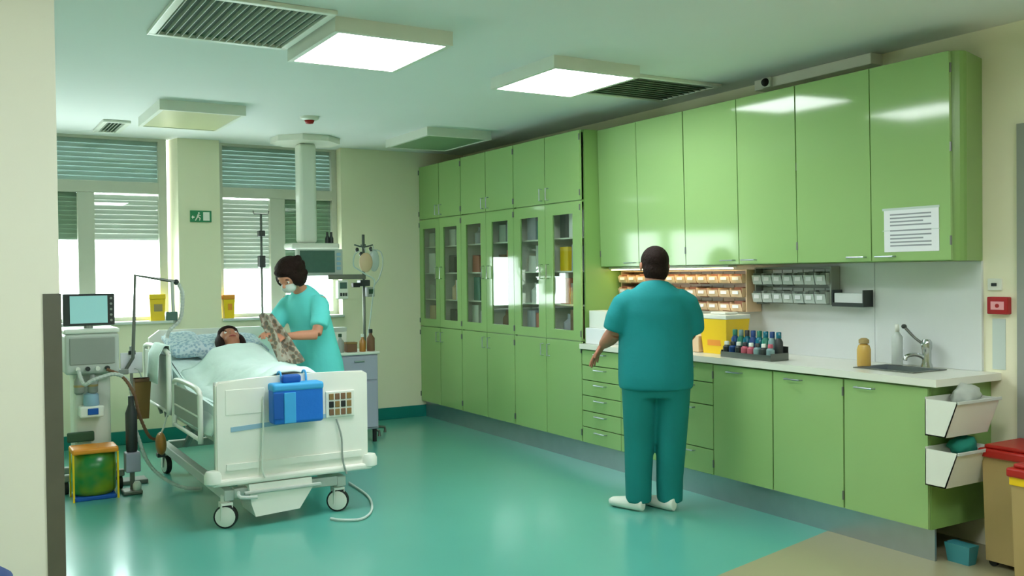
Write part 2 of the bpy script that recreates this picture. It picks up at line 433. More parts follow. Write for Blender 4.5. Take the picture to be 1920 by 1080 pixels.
# ------------------------------------------------------------------ green cabinets
XT, XU = 4.40, 4.60
def door(par, xf, y0, y1, z0, z1, handle=None, m='green', dx=0.0, lean=0.0):
    """a flat door on the plane x = xf; dx swings its far edge a few mm"""
    q = MB(); g = .0055; za, zb_ = z0+g, z1-g; ya_, yb_ = y0+g, y1-g
    q._add([(xf, ya_, za), (xf+.018, ya_, za), (xf+.018+dx, yb_, za), (xf+dx, yb_, za), (xf+lean, ya_, zb_), (xf+.018+lean, ya_, zb_), (xf+.018+dx+lean, yb_, zb_), (xf+dx+lean, yb_, zb_)],
           [[3, 2, 1, 0], [4, 5, 6, 7], [0, 1, 5, 4], [1, 2, 6, 5], [2, 3, 7, 6], [3, 0, 4, 7]])
    o = q.build('door', M[m], par)
    if handle:
        hx, ha, hb = xf-.028, handle[0], handle[1]
        MB().tube([(xf+.002, ha[0], ha[1]), (hx, ha[0], ha[1]), (hx, hb[0], hb[1]), (xf+.002, hb[0], hb[1])], .005, 6).build('handle', M['steel'], o)
    return o
def hinge(par, xf, y, z):
    MB().cyl((xf-.004, y, z-.025), (xf-.004, y, z+.025), .006, 8).build('hinge', M['dark_steel'], par)

def carcass(x0, y0, y1, z0, z1, open_z=None, t=.018):
    q = MB(); xb = XW-.002; xs = x0+.045
    q.box(xs, xb, y0, y0+t, z0, z1); q.box(xs, xb, y1-t, y1, z0, z1)
    q.box(xs, xb, y0+t, y1-t, z0, z0+t); q.box(xs, xb, y0+t, y1-t, z1-t, z1)
    q.box(xb-.012, xb, y0+t, y1-t, z0+t, z1-t)
    return q
ORD = ['first', 'second', 'third', 'fourth', 'fifth', 'sixth']
supply = []
tall = [(9.338, 8.369), (8.369, 7.342), (7.342, 6.285)]
tl = ['tall green cabinet with glass doors in the far corner by the back wall', 'middle one of the three tall green glass-door cabinets', 'tall green glass-door cabinet at the end of the white worktop']
for ci, (ya, yb) in enumerate(tall):
    ym = (ya+yb)/2
    t = thing('tall_cabinet', tl[ci], 'cabinet', ((XT+XW)/2, ym, .17))
    c = carcass(XT, yb, ya, .17, 2.712)
    c.box(XT+.021, XW-.014, yb+.018, ya-.018, .985, 1.003); c.box(XT+.021, XW-.014, yb+.018, ya-.018, 2.125, 2.143)
    c.box(XT+.021, XW-.014, ym-.009, ym+.009, 1.003, 2.125)
    c.build('body', M['green_body'], t)
    for y0, y1, sgn in ((yb, ym, 1), (ym, ya, -1)):
        hy = y1-.05 if sgn > 0 else y0+.05
        door(t, XT, y0, y1, 2.135, 2.712, ((hy, 2.17), (hy, 2.27)))
        door(t, XT, y0, y1, .17, .99, ((hy, .84), (hy, .94)))
        # glass door
        f = MB(); g = .003; w = (y1-y0-.30)/2
        f.box(XT, XT+.018, y0+g, y0+w, .993, 2.132); f.box(XT, XT+.018, y1-w, y1-g, .993, 2.132)
        f.box(XT, XT+.018, y0+w, y1-w, .993, 1.073); f.box(XT, XT+.018, y0+w, y1-w, 2.034, 2.132)
        dd = f.build('door', M['green'], t)
        MB().box(XT+.007, XT+.011, y0+w, y1-w, 1.073, 2.034).build('pane', M['glass'], dd)
        MB().tube([(XT+.002, hy, 1.50), (XT-.028, hy, 1.50), (XT-.028, hy, 1.62), (XT+.002, hy, 1.62)], .006, 6).build('handle', M['chrome'], dd)
        hz = y0 if sgn > 0 else y1
        for z in (1.05, 2.08, 2.2, 2.65, .25, .92): hinge(t, XT, hz+(.004 if sgn > 0 else -.004), z)
    q = MB(); q.box(XW-.03, XW-.0145, yb+.019, ym-.010, 1.004, 2.124); q.box(XW-.03, XW-.0145, ym+.010, ya-.019, 1.004, 2.124)
    for y in (yb+.0185, ym-.0125, ym+.0095, ya-.0215): q.box(XT+.05, XW-.031, y, y+.003, 1.004, 2.124)
    q.build('lining', M['white'], t)
    # shelves, open to the glass
    for k in range(1, 4):
        z = 1.003+k*.28
        for y0, y1 in ((yb+.018, ym-.009), (ym+.009, ya-.018)):
            MB().box(XT+.05, XW-.014, y0, y1, z-.012, z).build('shelf', M['white'], t)

def pack(kind, rgbm, x, y, z, w, d, h):
    if kind == 'box':
        q = MB().box(x-d/2, x+d/2, y-w/2, y+w/2, z, z+h, .003)
        return q.build('carton', rgbm), 'carton', q
    if kind == 'bottle':
        r = min(w, d)/2
        q = MB().lathe([(r*.95, 0), (r, .01), (r, h*.62), (r*.45, h*.78), (r*.42, h)], (x, y, z), 14)
        return q.build('supply_bottle', rgbm, smooth=True, angle=40), 'bottle', q
    q = MB().prism([(y-w/2, z), (y+w/2, z), (y+w/2*.9, z+h), (y-w/2*.85, z+h*.93)], 'x', x-d/2, x+d/2)
    return q.build('supply_packet', rgbm), 'packet', q
cols = {'white': M['paper'], 'pale grey': M['lgrey'], 'brown': M['wood'], 'lavender': M['lav'], 'teal': M['teal_base'], 'red': mat('red_carton', (186, 90, 70), .6), 'beige': M['binwarm'], 'dark grey': M['dark'], 'yellow': M['yellow']}
plan = [['pale grey', 'white', 'pale grey', 'beige'], ['pale grey', 'dark grey', 'beige', 'dark grey'], ['lavender', 'red', 'teal', 'pale grey'],
        ['pale grey', 'brown', 'white', 'brown'], ['lavender', 'white', 'white', 'lavender'], ['dark grey', 'yellow', 'red', 'lavender']]
plan2 = [['white', 'pale grey', 'beige', 'white'], ['white', 'pale grey', 'white', 'white'], ['beige', 'beige', 'dark grey', 'lavender'],
         ['lavender', 'red', 'pale grey', 'dark grey'], ['teal', 'pale grey', 'lavender', 'red'], ['white', 'lavender', 'dark grey', 'brown']]
di = 0
for ci, (ya, yb) in enumerate(tall):
    ym = (ya+yb)/2
    for y0, y1 in ((ym, ya), (yb, ym)):
        yc = (y0+y1)/2
        for s in range(4):                               # s = 0 is the top shelf
            z = 1.003+(3-s)*.28
            for side, pl, off in (('near end', plan2, -.065), ('far end', plan, .075)):
                colr = pl[di][s]; kd = random.choice(['box', 'box', 'bottle', 'packet'])
                w = random.uniform(.12, .155); h = random.uniform(.14, .25); dp = random.uniform(.10, .15)
                o, word, _ = pack(kd, cols[colr], XT+.135, yc+off*1.15+random.uniform(-.006, .006), z, w, dp, h)
                tag(o, f'{colr} {word}, {side} of {["top","second","third","bottom"][s]} shelf, {ORD[di]} glass door from back wall', word, 'supplies behind the cabinet glass')
        di += 1

# wall cabinets: three pairs of doors, the last one with a rounded end
up = [(6.283, 5.239), (5.239, 4.187), (4.187, 3.092)]
ups = [(5.781,), (4.701,), (3.631,)]
ul = ['green wall cabinet pair next to the tall cabinets, above the beige bin rack', 'middle green wall cabinet pair showing a bright lamp reflection', 'green wall cabinet pair with a white notice and rounded end']
ZU0, ZU1 = 1.59, 2.712
for ci, (ya, yb) in enumerate(up):
    t = thing('wall_cabinet', ul[ci], 'cabinet', ((XU+XW)/2, (ya+yb)/2, ZU0))
    if ci < 2: carcass(XU, yb, ya, ZU0, ZU1).build('body', M['green_body'], t)
    else:
        q = MB(); poly = [(XU+.045, ya), (XW-.002, ya), (XW-.002, 3.172)]
        cx, cy, rr = XU+.085, yb+.075, .07
        for k in range(7):
            a = R(-62)-R(118)*k/6
            poly.append((cx+rr*math.cos(a), cy+rr*math.sin(a)))
        q.prism(poly, 'z', ZU0, ZU1); q.build('body', M['green_body'], t)
    ym = ups[ci][0]
    e = .03 if ci == 2 else 0
    for y0, y1, sgn, dx in ((yb+e, ym, 1, (-.003, -.004, -.005)[ci]), (ym, ya, -1, (-.003, -.004, -.006)[ci])):
        hy = y1-.10 if sgn > 0 else y0+.10
        door(t, XU, y0, y1, ZU0, ZU1, ((hy-.06, ZU0+.03), (hy+.06, ZU0+.03)), dx=dx, lean=(-.026, -.022, -.016)[ci])
        hz = y0+.003 if sgn > 0 else y1-.003
        for z in (1.70, 2.2, 2.62): hinge(t, XU, hz, z)
# notice on the last wall cabinet door
nt_ = thing('notice_sheet', 'white printed notice taped to the green wall cabinet door', 'notice', (XU-.002, 3.37, 1.64))
def on_door(q):
    for v in q.bm.verts: v.co.x += -.016*(v.co.z-ZU0)/(ZU1-ZU0)-.005*(v.co.y-3.122)/.509
    return q
on_door(MB().box(XU-.003, XU-.0005, 3.195, 3.54, 1.645, 1.885)).build('sheet', M['paper'], nt_)
q = MB()
for k, z in enumerate((1.855, 1.835, 1.815, 1.795, 1.765, 1.74, 1.72, 1.70, 1.68)):
    q.box(XU-.0036, XU-.003, 3.24+(.05 if k in (2, 6) else 0), 3.50, z-.004, z+.004)
on_door(q).build('print_lines', M['ink'], nt_)
q = MB(); q.box(XU-.0034, XU-.0028, 3.19, 3.55, 1.88, 1.893); q.box(XU-.0034, XU-.0028, 3.19, 3.55, 1.764, 1.768); on_door(q).build('tape', M['palepaper'], nt_)

# base units
def base_unit(label, ya, yb): return thing('base_cabinet', label, 'cabinet', ((XT+XW)/2, (ya+yb)/2, .17))
for label, ya, yb, zs in (('green six-drawer unit nearest the tall cabinets', 6.283, 5.77, [.17, .30, .43, .555, .68, .80, .925]),
                          ('green six-drawer unit half hidden behind the man', 5.77, 5.26, [.17, .30, .43, .555, .68, .80, .925]),
                          ('green four-drawer unit to the right of the man', 5.26, 4.753, [.17, .342, .641, .795, .925])):
    t = base_unit(label, ya, yb); carcass(XT, yb, ya, .17, .93).build('body', M['green_body'], t)
    for a, c in zip(zs, zs[1:]):
        q = MB(); q.box(XT, XT+.018, yb+.003, ya-.003, a+.003, c-.003, .002, 1); o = q.build('drawer', M['green'], t)
        ym = (ya+yb)/2; z = c-.03
        MB().tube([(XT+.002, ym-.07, z), (XT-.024, ym-.07, z), (XT-.024, ym+.07, z), (XT+.002, ym+.07, z)], .005, 6).build('handle', M['steel'], o)
t = base_unit('green double-door base cabinet under the tray of vials', 4.753, 3.672); carcass(XT, 3.672, 4.753, .17, .93).build('body', M['green_body'], t)
door(t, XT, 4.216, 4.753, .17, .925, ((4.60, .885), (4.48, .885))); door(t, XT, 3.672, 4.216, .17, .925, ((4.10, .885), (3.98, .885)))
for z in (.25, .85): hinge(t, XT, 4.75, z); hinge(t, XT, 3.675, z)
t = base_unit('green single-door base cabinet under the sink', 3.672, 3.125)
q = MB(); xs, xb = XT+.021, XW-.002
q.box(xs, xb, 3.125, 3.143, .17, .93); q.box(xs, xb, 3.654, 3.672, .17, .93); q.box(xs, xb, 3.143, 3.654, .17, .188); q.box(xb-.012, xb, 3.143, 3.654, .188, .93); q.box(xs, xs+.02, 3.143, 3.654, .90, .93)
q.build('body', M['green_body'], t)
door(t, XT, 3.125, 3.672, .17, .925, ((3.46, .885), (3.58, .885)))
MB().box(4.448, 4.462, 3.125, 9.32, 0, .168).build('trim_1', M['steel'], kind='structure')

# worktop with sink cut-out, splash panels
SX0, SX1, SY0, SY1 = 4.56, 4.82, 3.34, 3.70
q = MB(); zt, zb = .972, .932
q.box(4.375, SX0, 3.064, 6.283, zb, zt); q.box(SX1, XW-.002, 3.064, 6.283, zb, zt); q.box(SX0, SX1, 3.064, SY0, zb, zt); q.box(SX0, SX1, SY1, 6.283, zb, zt)
q.build('worktop', M['worktop'], label='long white worktop over the green base cabinets', cat='worktop')
MB().box(XW-.012, XW-.001, 3.88, 6.283, .973, 1.588).build('trim_5', M['splash'], kind='structure')
MB().box(XW-.018, XW-.001, 3.168, 3.872, .973, 1.588).build('trim_6', M['splash'], kind='structure')
sk = thing('sink', 'small steel sink set into the white worktop', 'sink', (4.69, 3.52, .84))
q = MB(); z0, z1 = .84, .976
q.box(SX0+.002, SX0+.008, SY0+.002, SY1-.002, z0, z1); q.box(SX1-.008, SX1-.002, SY0+.002, SY1-.002, z0, z1)
q.box(SX0+.008, SX1-.008, SY0+.002, SY0+.008, z0, z1); q.box(SX0+.008, SX1-.008, SY1-.008, SY1-.002, z0, z1); q.box(SX0+.008, SX1-.008, SY0+.008, SY1-.008, z0, z0+.006)
q.build('basin', M['steel'], sk)
q = MB(); q.box(SX0-.02, SX0+.002, SY0-.02, SY1+.02, .973, .978); q.box(SX1-.002, SX1+.02, SY0-.02, SY1+.02, .973, .978); q.box(SX0+.002, SX1-.002, SY0-.02, SY0+.002, .973, .978); q.box(SX0+.002, SX1-.002, SY1-.002, SY1+.02, .973, .978)
q.build('rim', M['dark_steel'], sk)
MB().lathe([(.022, 0), (.022, .004)], (4.69, 3.52, .846), 16).build('drain', M['dark'], sk)
fx = 4.87; fy = 3.47
fa = thing('faucet', 'chrome tap with a long elbow lever behind the sink', 'faucet', (fx, fy, .973))
MB().lathe([(.034, 0), (.034, .01), (.026, .03), (.026, .10), (.03, .115), (.03, .15), (.02, .165)], (fx, fy, .973), 18).build('body', M['chrome'], fa, True, angle=40)
MB().tube([(fx, fy, 1.02), (fx-.06, fy+.02, 1.05), (fx-.12, fy+.04, 1.045), (fx-.135, fy+.045, 1.02)], .012, 10, 5).build('spout', M['chrome'], fa, True)
l0 = Vector((fx, fy, 1.10)); l1 = onX(1695, 612, fx-.05)
MB().limb([l0, l0.lerp(l1, .5)+Vector((0, 0, -.012)), l1], [(.009, .009), (.009, .007), (.013, .007)], n=8, smooth=4).build('lever', M['dark_steel'], fa, True)
MB().ball(l1, (.016, .016, .014), 10, 8).build('lever_tip', M['dark'], fa, True)
# soap bottle, clear bottle
so = thing('soap_bottle', 'honey coloured soap bottle on the worktop by the sink', 'bottle', (4.66, 3.735, .973))
c = (4.655, 3.735, .973)
MB().lathe([(.036, 0), (.04, .008), (.04, .10), (.032, .125), (.016, .135)], c, 18).build('bottle', M['soap'], so, True, angle=40)
MB().lathe([(.018, .133), (.03, .138), (.03, .158), (.016, .168)], c, 16).build('cap', M['tan'], so, True, angle=40)
cl = thing('rinse_bottle', 'slim clear plastic bottle standing behind the sink', 'bottle', (4.86, 3.66, .973))
MB().lathe([(.03, 0), (.032, .006), (.032, .17), (.012, .20)], (4.86, 3.66, .973), 16).build('bottle', M['binclear'], cl, True, angle=40)
MB().lathe([(.013, .20), (.013, .24), (.008, .245)], (4.86, 3.66, .973), 12).build('cap', M['white'], cl, True)

# under-cabinet lamp
ul_ = thing('cabinet_lamp', 'slim warm strip lamp lit under the wall cabinet', 'lamp', (4.70, 5.5, 1.56))
MB().box(4.66, 4.74, 4.87, 6.26, 1.572, 1.588, .003).build('housing', M['white'], ul_)
MB().box(4.67, 4.73, 4.89, 6.24, 1.562, 1.571, .003).build('lamp_tube', M['tube_glow'], ul_)

# bin racks on the splash wall
def bin_rack(label, x0, y0, y1, z0, z1, nx, nz, bm_, cm_, card):
    t = thing('bin_rack', label, 'rack', ((x0+XW)/2, (y0+y1)/2, z0))
    q = MB(); xb = XW-.02
    q.box(xb-.01, xb, y0, y1, z0, z1)
    q.box(x0+.03, xb-.01, y0, y0+.012, z0, z1); q.box(x0+.03, xb-.01, y1-.012, y1, z0, z1)
    h = (z1-z0)/nz
    for k in range(nz+1):
        z = min(z1-.006, z0+k*h); q.box(x0+.03, xb-.01, y0+.012, y1-.012, z-.002, z+.004)
    q.build('frame', card, t)
    w = (y1-y0-.024)/nx; f1 = f2 = f3 = None
    for j in range(nz):
        for i in range(nx):
            ya, za = y0+.012+i*w, z0+j*h+.006; dl = (0, i*w, j*h)
            if f1 is None:
                q = MB(); g = .004; x1 = xb-.012
                q.box(x0, x1, ya+g, ya+g+.003, za, za+h*.62); q.box(x0, x1, ya+w-g-.003, ya+w-g, za, za+h*.62)
                q.box(x0, x1, ya+g, ya+w-g, za, za+.003); q.box(x1-.003, x1, ya+g, ya+w-g, za, za+h*.8)
                q.prism([(x0, za), (x0+.003, za), (x0-.012, za+h*.5), (x0-.015, za+h*.5)], 'y', ya+g, ya+w-g)
                f1 = q.build('bin', bm_, t)
                f2 = MB().box(x0-.0135, x0-.0115, ya+w*.25, ya+w*.75, za+h*.2, za+h*.42).build('label_card', M['paper'], f1)
                f3 = MB().box(x0+.02, x1-.01, ya+g+.01, ya+w-g-.01, za+.004, za+h*.7, .004).build('contents', cm_, f1)
            else:
                c = inst(f1, t, dl)
                for s_ in (f2, f3):
                    if s_ is f3 and random.random() < .2: continue
                    k = s_.copy(); COL.objects.link(k); k.parent = c; W[k.name] = W[s_.name]
                    if s_ is f3: k.location.z = -random.uniform(0, h*.15)
bin_rack('beige open-bin rack under the lit strip lamp, behind the man', 4.76, 4.825, 6.265, 1.26, 1.556, 12, 3, M['binwarm'], M['bincard'], M['binwarm'])
bin_rack('grey clear-bin rack to the right of the beige rack', 4.82, 4.14, 4.81, 1.325, 1.57, 7, 2, M['binclear'], M['bingrey'], M['grey'])
ds = thing('towel_dispenser', 'wall tray of white paper towels right of the clear bins', 'dispenser', (4.88, 4.0, 1.315))
q = MB(); q.box(4.84, XW-.02, 3.885, 3.892, 1.315, 1.42); q.box(4.84, XW-.02, 4.12, 4.127, 1.315, 1.42); q.box(4.84, XW-.02, 3.892, 4.12, 1.315, 1.328); q.box(4.84, 4.845, 3.892, 4.12, 1.328, 1.34); q.build('tray', M['dark'], ds)
MB().box(4.848, XW-.025, 3.90, 4.115, 1.329, 1.40, .003).build('towels', M['paper'], ds)

# things on the worktop
wp = thing('paper_box', 'white paper dispenser box on the worktop beside the tall cabinet', 'box', (4.5, 6.12, .973))
MB().box(4.42, 4.58, 6.0, 6.26, .973, 1.10, .005).build('body', M['paper'], wp)
MB().box(4.45, 4.60, 6.03, 6.25, 1.10, 1.24, .005).build('sheet_stack', M['white'], wp)
q = MB().prism([(5.72, .973), (5.90, .973), (5.90, 1.14), (5.72, 1.12)], 'x', 4.48, 4.62); q.build('beige_carton', M['binwarm'], label='beige carton on the worktop hidden by the man', cat='box')
sc1 = thing('sharps_container', 'large yellow sharps container with white lid on the worktop', 'container', (4.66, 4.92, .973))
def taper(x0, x1, y0, y1, z0, z1, g):
    q = MB(); vs = [(x0, y0, z0), (x1, y0, z0), (x1, y1, z0), (x0, y1, z0), (x0-g, y0-g, z1), (x1+g, y0-g, z1), (x1+g, y1+g, z1), (x0-g, y1+g, z1)]
    q._add(vs, [[3, 2, 1, 0], [4, 5, 6, 7], [0, 1, 5, 4], [1, 2, 6, 5], [2, 3, 7, 6], [3, 0, 4, 7]]); return q
taper(4.57, 4.75, 4.80, 5.03, .973, 1.215, .02).build('body', M['yellow'], sc1)
q = MB(); q.box(4.545, 4.775, 4.775, 5.055, 1.215, 1.245, .006); q.box(4.60, 4.72, 4.84, 4.99, 1.245, 1.262, .006); q.build('lid', M['white'], sc1)
MB().box(4.562, 4.566, 4.85, 4.98, 1.03, 1.13).build('warning_label', M['orange'], sc1)
MB().box(4.55, 4.72, 5.06, 5.2, .973, 1.09, .006).build('pink_box', M['binwarm'], label='small pale pink box left of the yellow sharps container', cat='box')
# vial tray
vt = thing('vial_tray', 'low wire tray holding two rows of small vials on the worktop', 'tray', (4.52, 4.45, .973))
TY0, TY1 = 4.27, 4.72
q = MB(); q.box(4.44, 4.60, TY0, TY1, .973, .979); q.box(4.44, 4.444, TY0, TY1, .979, 1.01); q.box(4.596, 4.60, TY0, TY1, .979, 1.06); q.box(4.444, 4.596, TY0, TY0+.004, .979, 1.02); q.box(4.444, 4.596, TY1-.004, TY1, .979, 1.02)
q.build('tray_body', M['dark_steel'], vt)
vm = {'teal': mat('teal_glass', (0, 104, 124), .2), 'navy': mat('navy_label', (10, 60, 120), .4), 'dark': M['dark'], 'pink': mat('pink_label', (186, 88, 104), .5), 'grey': mat('grey_label', (120, 150, 150), .4), 'green': mat('green_label', (30, 120, 96), .4)}
front = ['grey', 'dark', 'grey', 'pink', 'pink', 'dark', 'navy', 'dark']
rear = ['dark', 'grey', 'green', 'teal', 'navy', 'teal', 'green', 'navy']
place = ['at the sink end', 'second from the sink end', 'third from the sink end', 'fourth from the sink end', 'fourth from the man', 'third from the man', 'second from the man', 'at the end near the man']
for row, (lst, x, z, h) in enumerate(((front, 4.47, .98, .095), (rear, 4.545, .98, .17))):
    for i, cname in enumerate(lst):
        y = TY0+.03+i*(TY1-TY0-.06)/7
        v = thing('vial', f'{cname} {"short" if row == 0 else "tall"} vial in the {"front" if row == 0 else "rear"} row of the tray, {place[i]}', 'vial', (x, y, z), f'{"short" if row == 0 else "tall"} vials in the tray')
        r = .027
        MB().lathe([(r*.9, 0), (r, .005), (r, h*.66), (r*.5, h*.8)], (x, y, z), 12).build('glass', vm[cname], v, True, angle=40)
        MB().lathe([(r*.62, h*.79), (r*.62, h), (r*.5, h+.004)], (x, y, z), 10).build('cap', (M['white'] if row == 0 and i % 2 else vm[(front, rear)[row][(i+3) % 8]]), v, True, angle=40)

# things on the right end of the wall
al = thing('alarm_call_point', 'red alarm call point with white label on the wall beside the cabinets', 'alarm', (XW-.02, 3.065, 1.30))
MB().box(XW-.04, XW, 3.005, 3.125, 1.295, 1.39, .006).build('body', M['sign_red'], al)
MB().box(XW-.043, XW-.04, 3.025, 3.10, 1.32, 1.365).build('label_plate', mat('pale_pink_label', (240, 170, 176), .4, var=0), al)
MB().cyl((XW-.043, 3.062, 1.342), (XW-.047, 3.062, 1.342), .011, 14).build('button', M['sign_red'], al)
ws = thing('wall_switch', 'white wall switch with a dark key above the red alarm', 'switch', (XW-.01, 3.095, 1.43))
MB().box(XW-.016, XW, 3.055, 3.135, 1.425, 1.49, .004).build('plate', M['white'], ws)
MB().box(XW-.021, XW-.016, 3.08, 3.112, 1.448, 1.466, .002).build('rocker', M['dark'], ws)
MB().box(XW-.003, XW, 3.04, 3.115, .99, 1.27).build('wall_leaflet', M['palepaper'], label='pale leaflet on the wall below the red alarm', cat='leaflet')

# white tilting bins on the end of the base cabinets
def trough(label, z0, z1, over):
    t = thing('side_bin', label, 'bin', (4.55, 3.02, z0))
    q = MB(); x0, x1 = 4.36, 4.72; yb, yf0, yf1 = 3.118, 3.0, 3.0-over
    q.prism([(yb, z0), (yf0, z0), (yf1, z1), (yf1+.006, z1), (yf0+.006, z0+.006), (yb, z0+.006)], 'x', x0, x1)
    q.prism([(yb, z0), (yf0, z0), (yf1, z1), (yb, z1)], 'x', x0, x0+.005); q.prism([(yb, z0), (yf0, z0), (yf1, z1), (yb, z1)], 'x', x1-.005, x1)
    q.box(x0, x1, yb-.005, yb, z0, z1+.01)
    q.build('bin_body', M['white'], t)
    MB().box(x0-.004, x1+.004, yf1-.008, yf1+.002, z1-.012, z1+.004, .002).build('rim', M['lgrey'], t)
    return t
trough('upper white trough bin on the end of the base cabinets', .68, .87, .07)
trough('lower white trough bin on the end of the base cabinets', .42, .61, .07)
def crumple(name, c, r, m, label, cat, seed=0, flat=.6):
    b = bmesh.new(); bmesh.ops.create_icosphere(b, subdivisions=3, radius=1)
    for v in b.verts:
        n = noise.noise(v.co*1.9+Vector((seed, seed*2, 0)))
        v.co = Vector((v.co.x*r[0], v.co.y*r[1], v.co.z*r[2]))*(1+.35*n)
    q = MB(); q.merge(b, Matrix.Translation(c)); return q.build(name, m, smooth=True, label=label, cat=cat)
crumple('plastic_wrap', (4.60, 3.05, .875), (.10, .05, .06), M['lgrey'], 'crumpled pale plastic wrap in the upper white trough bin', 'wrapper', 3)
crumple('green_cloth', (4.58, 3.05, .615), (.10, .05, .05), mat('green_teal_cloth', (20, 130, 110), .8), 'crumpled green cloth in the lower white trough bin', 'cloth', 5)
# red lid bins
def waste_bin(label, x0, x1, y0, y1, h, band):
    t = thing('waste_bin', label, 'bin', ((x0+x1)/2, (y0+y1)/2, 0))
    g = .012; q = MB()
    vs = [(x0+g, y0+g, 0.03), (x1-g, y0+g, .03), (x1-g, y1-g, .03), (x0+g, y1-g, .03), (x0, y0, h-.06), (x1, y0, h-.06), (x1, y1, h-.06), (x0, y1, h-.06)]
    q._add(vs, [[3, 2, 1, 0], [4, 5, 6, 7], [0, 1, 5, 4], [1, 2, 6, 5], [2, 3, 7, 6], [3, 0, 4, 7]]); q.build('body', M['tan'], t)
    if band: MB().box(x0-.006, x1+.006, y0-.006, y1+.006, h-.10, h-.055, .004).build('bag_rim', M['yellow'], t)
    q = MB(); q.box(x0-.02, x1+.01, y0-.015, y1+.015, h-.06, h-.015, .01); q.box(x0, x1-.01, y0+.01, y1-.01, h-.015, h+.006, .008); q.build('lid', M['red'], t)
    wheel = None
    for x in (x0+.04, x1-.04):
        for y in (y0+.04, y1-.04):
            MB().cyl((x-.012, y, .022), (x+.012, y, .022), .022, 14).build('wheel', M['black'], t)
waste_bin('red-lidded tan waste bin against the wall past the base cabinets', 4.60, 4.93, 2.70, 2.955, .63, False)
waste_bin('red-lidded tan waste bin with yellow bag rim, nearer the camera', 4.385, 4.73, 2.34, 2.67, .60, True)
tb = taper(4.52, 4.58, 2.98, 3.10, 0, .10, .012); tb.build('blue_tub', mat('blue_tub_plastic', (60, 140, 150), .4), label='small blue plastic tub on the floor behind the tan waste bin', cat='tub')

# ------------------------------------------------------------------ hospital bed
BX0, BX1, FY, HY = 1.37, 2.355, 5.85, 8.0
bed = thing('hospital_bed', 'white hospital bed on casters with the patient lying in it', 'bed', ((BX0+BX1)/2, (FY+HY)/2, 0))
bc = (BX0+BX1)/2
# footboard, upper edge bowed, lower corners with bumpers
top = [(BX0, .885), (BX0+.02, .905), (BX0+.2, .915), (bc, .925), (BX1-.2, .922), (BX1-.03, .918), (BX1, .90)]
poly = [(BX0, .34), (BX0+.03, .30), (BX1-.03, .30), (BX1, .34)]+top[::-1]
b_ = bmesh.new(); q = MB().prism(poly, 'y', FY-.02, FY+.02)
bmesh.ops.bevel(q.bm, geom=[e for e in q.bm.edges if abs(e.verts[0].co.y-e.verts[1].co.y) < 1e-4], offset=.008, segments=2, affect='EDGES'); b_.free()
fb = q.build('footboard', M['cream'], bed)
MB().prism([(BX0+.09, .595), (BX0+.09, .625), (BX1-.12, .665), (BX1-.12, .64)], 'y', FY-.024, FY-.0195).build('stripe', M['stripe'], fb)
MB().prism([(BX0+.06, .36), (BX1-.05, .36), (BX1-.05, .40), (BX0+.06, .40)], 'y', FY-.03, FY-.019).build('lower_rail', M['cream'], fb)
q = MB(); q.box(BX0+.06, BX0+.30, FY-.023, FY-.019, .70, .855, .006); q.build('inset_panel', M['cream'], fb)
for x in (BX0-.02, BX1+.01):
    MB().lathe([(.03, 0), (.052, .012), (.052, .06), (.04, .085), (.015, .09)], (x, FY-.01, .28), 18).build('corner_bumper', M['white'], bed, True, angle=40)
MB().box(BX0-.03, BX1+.02, FY-.045, FY+.03, .27, .31, .012).build('foot_bumper', M['cream'], bed)
# control panel of buttons on the footboard
cp_ = MB().box(2.065, 2.26, FY-.032, FY-.0195, .63, .80, .005).build('control_panel', M['white'], bed)
bcols = [M['wood'], M['dark'], M['brown'], M['black']]
for r_ in range(3):
    for c_ in range(4):
        x = 2.085+c_*.04; z = .645+r_*.05
        MB().box(x, x+.032, FY-.037, FY-.0325, z, z+.04, .003, 1).build('button', bcols[(r_*3+c_*2+(r_ & c_)) % 4], cp_)
# corner posts and side rails
for x in (BX0+.015, BX1-.015):
    MB().limb([(x, FY+.03, .34), (x, FY+.03, .60), (x, FY+.03, .90)], [.016]*3, n=10).build('corner_post', M['lgrey'], bed, True)
def rail(x, y0, y1, z0, z1, solid):
    q = MB(); e = .05
    q.tube([(x, y0, z0), (x, y0, z1-e*1.5), (x, y0+e, z1), (x, (y0+y1)/2, z1+.015), (x, y1-e, z1), (x, y1, z1-e*1.5), (x, y1, z0)], .017, 10, 5)
    q.tube([(x, y0, z0+.02), (x, y1, z0+.02)], .014, 8)
    if not solid:
        q.tube([(x, y0+.05, (z0+z1)/2), (x, y1-.05, (z0+z1)/2)], .010, 8)
    rl = q.build('side_rail', M['white'], bed, True)
    MB().box(x-.006, x+.006, y0+.03, y1-.03, z0+(.02 if solid else .09), z1-.03, .004).build('rail_panel', M['lgrey'] if solid else M['grey'], rl)
    q = MB(); q.tube([(x+(.03 if x < bc else -.03), (y0+y1)/2-.15, z0+.03), (x+(.05 if x < bc else -.05), (y0+y1)/2-.1, .50)], .014, 8); q.tube([(x+(.03 if x < bc else -.03), (y0+y1)/2+.15, z0+.03), (x+(.05 if x < bc else -.05), (y0+y1)/2+.1, .50)], .014, 8)
    q.build('rail_bracket', M['grey'], rl)
rail(BX0-.035, 6.08, 6.88, .50, .83, False); rail(BX0-.035, 7.06, 8.0, .56, 1.01, True)
rail(BX1+.035, 6.08, 6.75, .50, .80, False)
rail(BX1+.03, 7.25, 8.0, .29, .57, False)            # lowered on the nurse's side
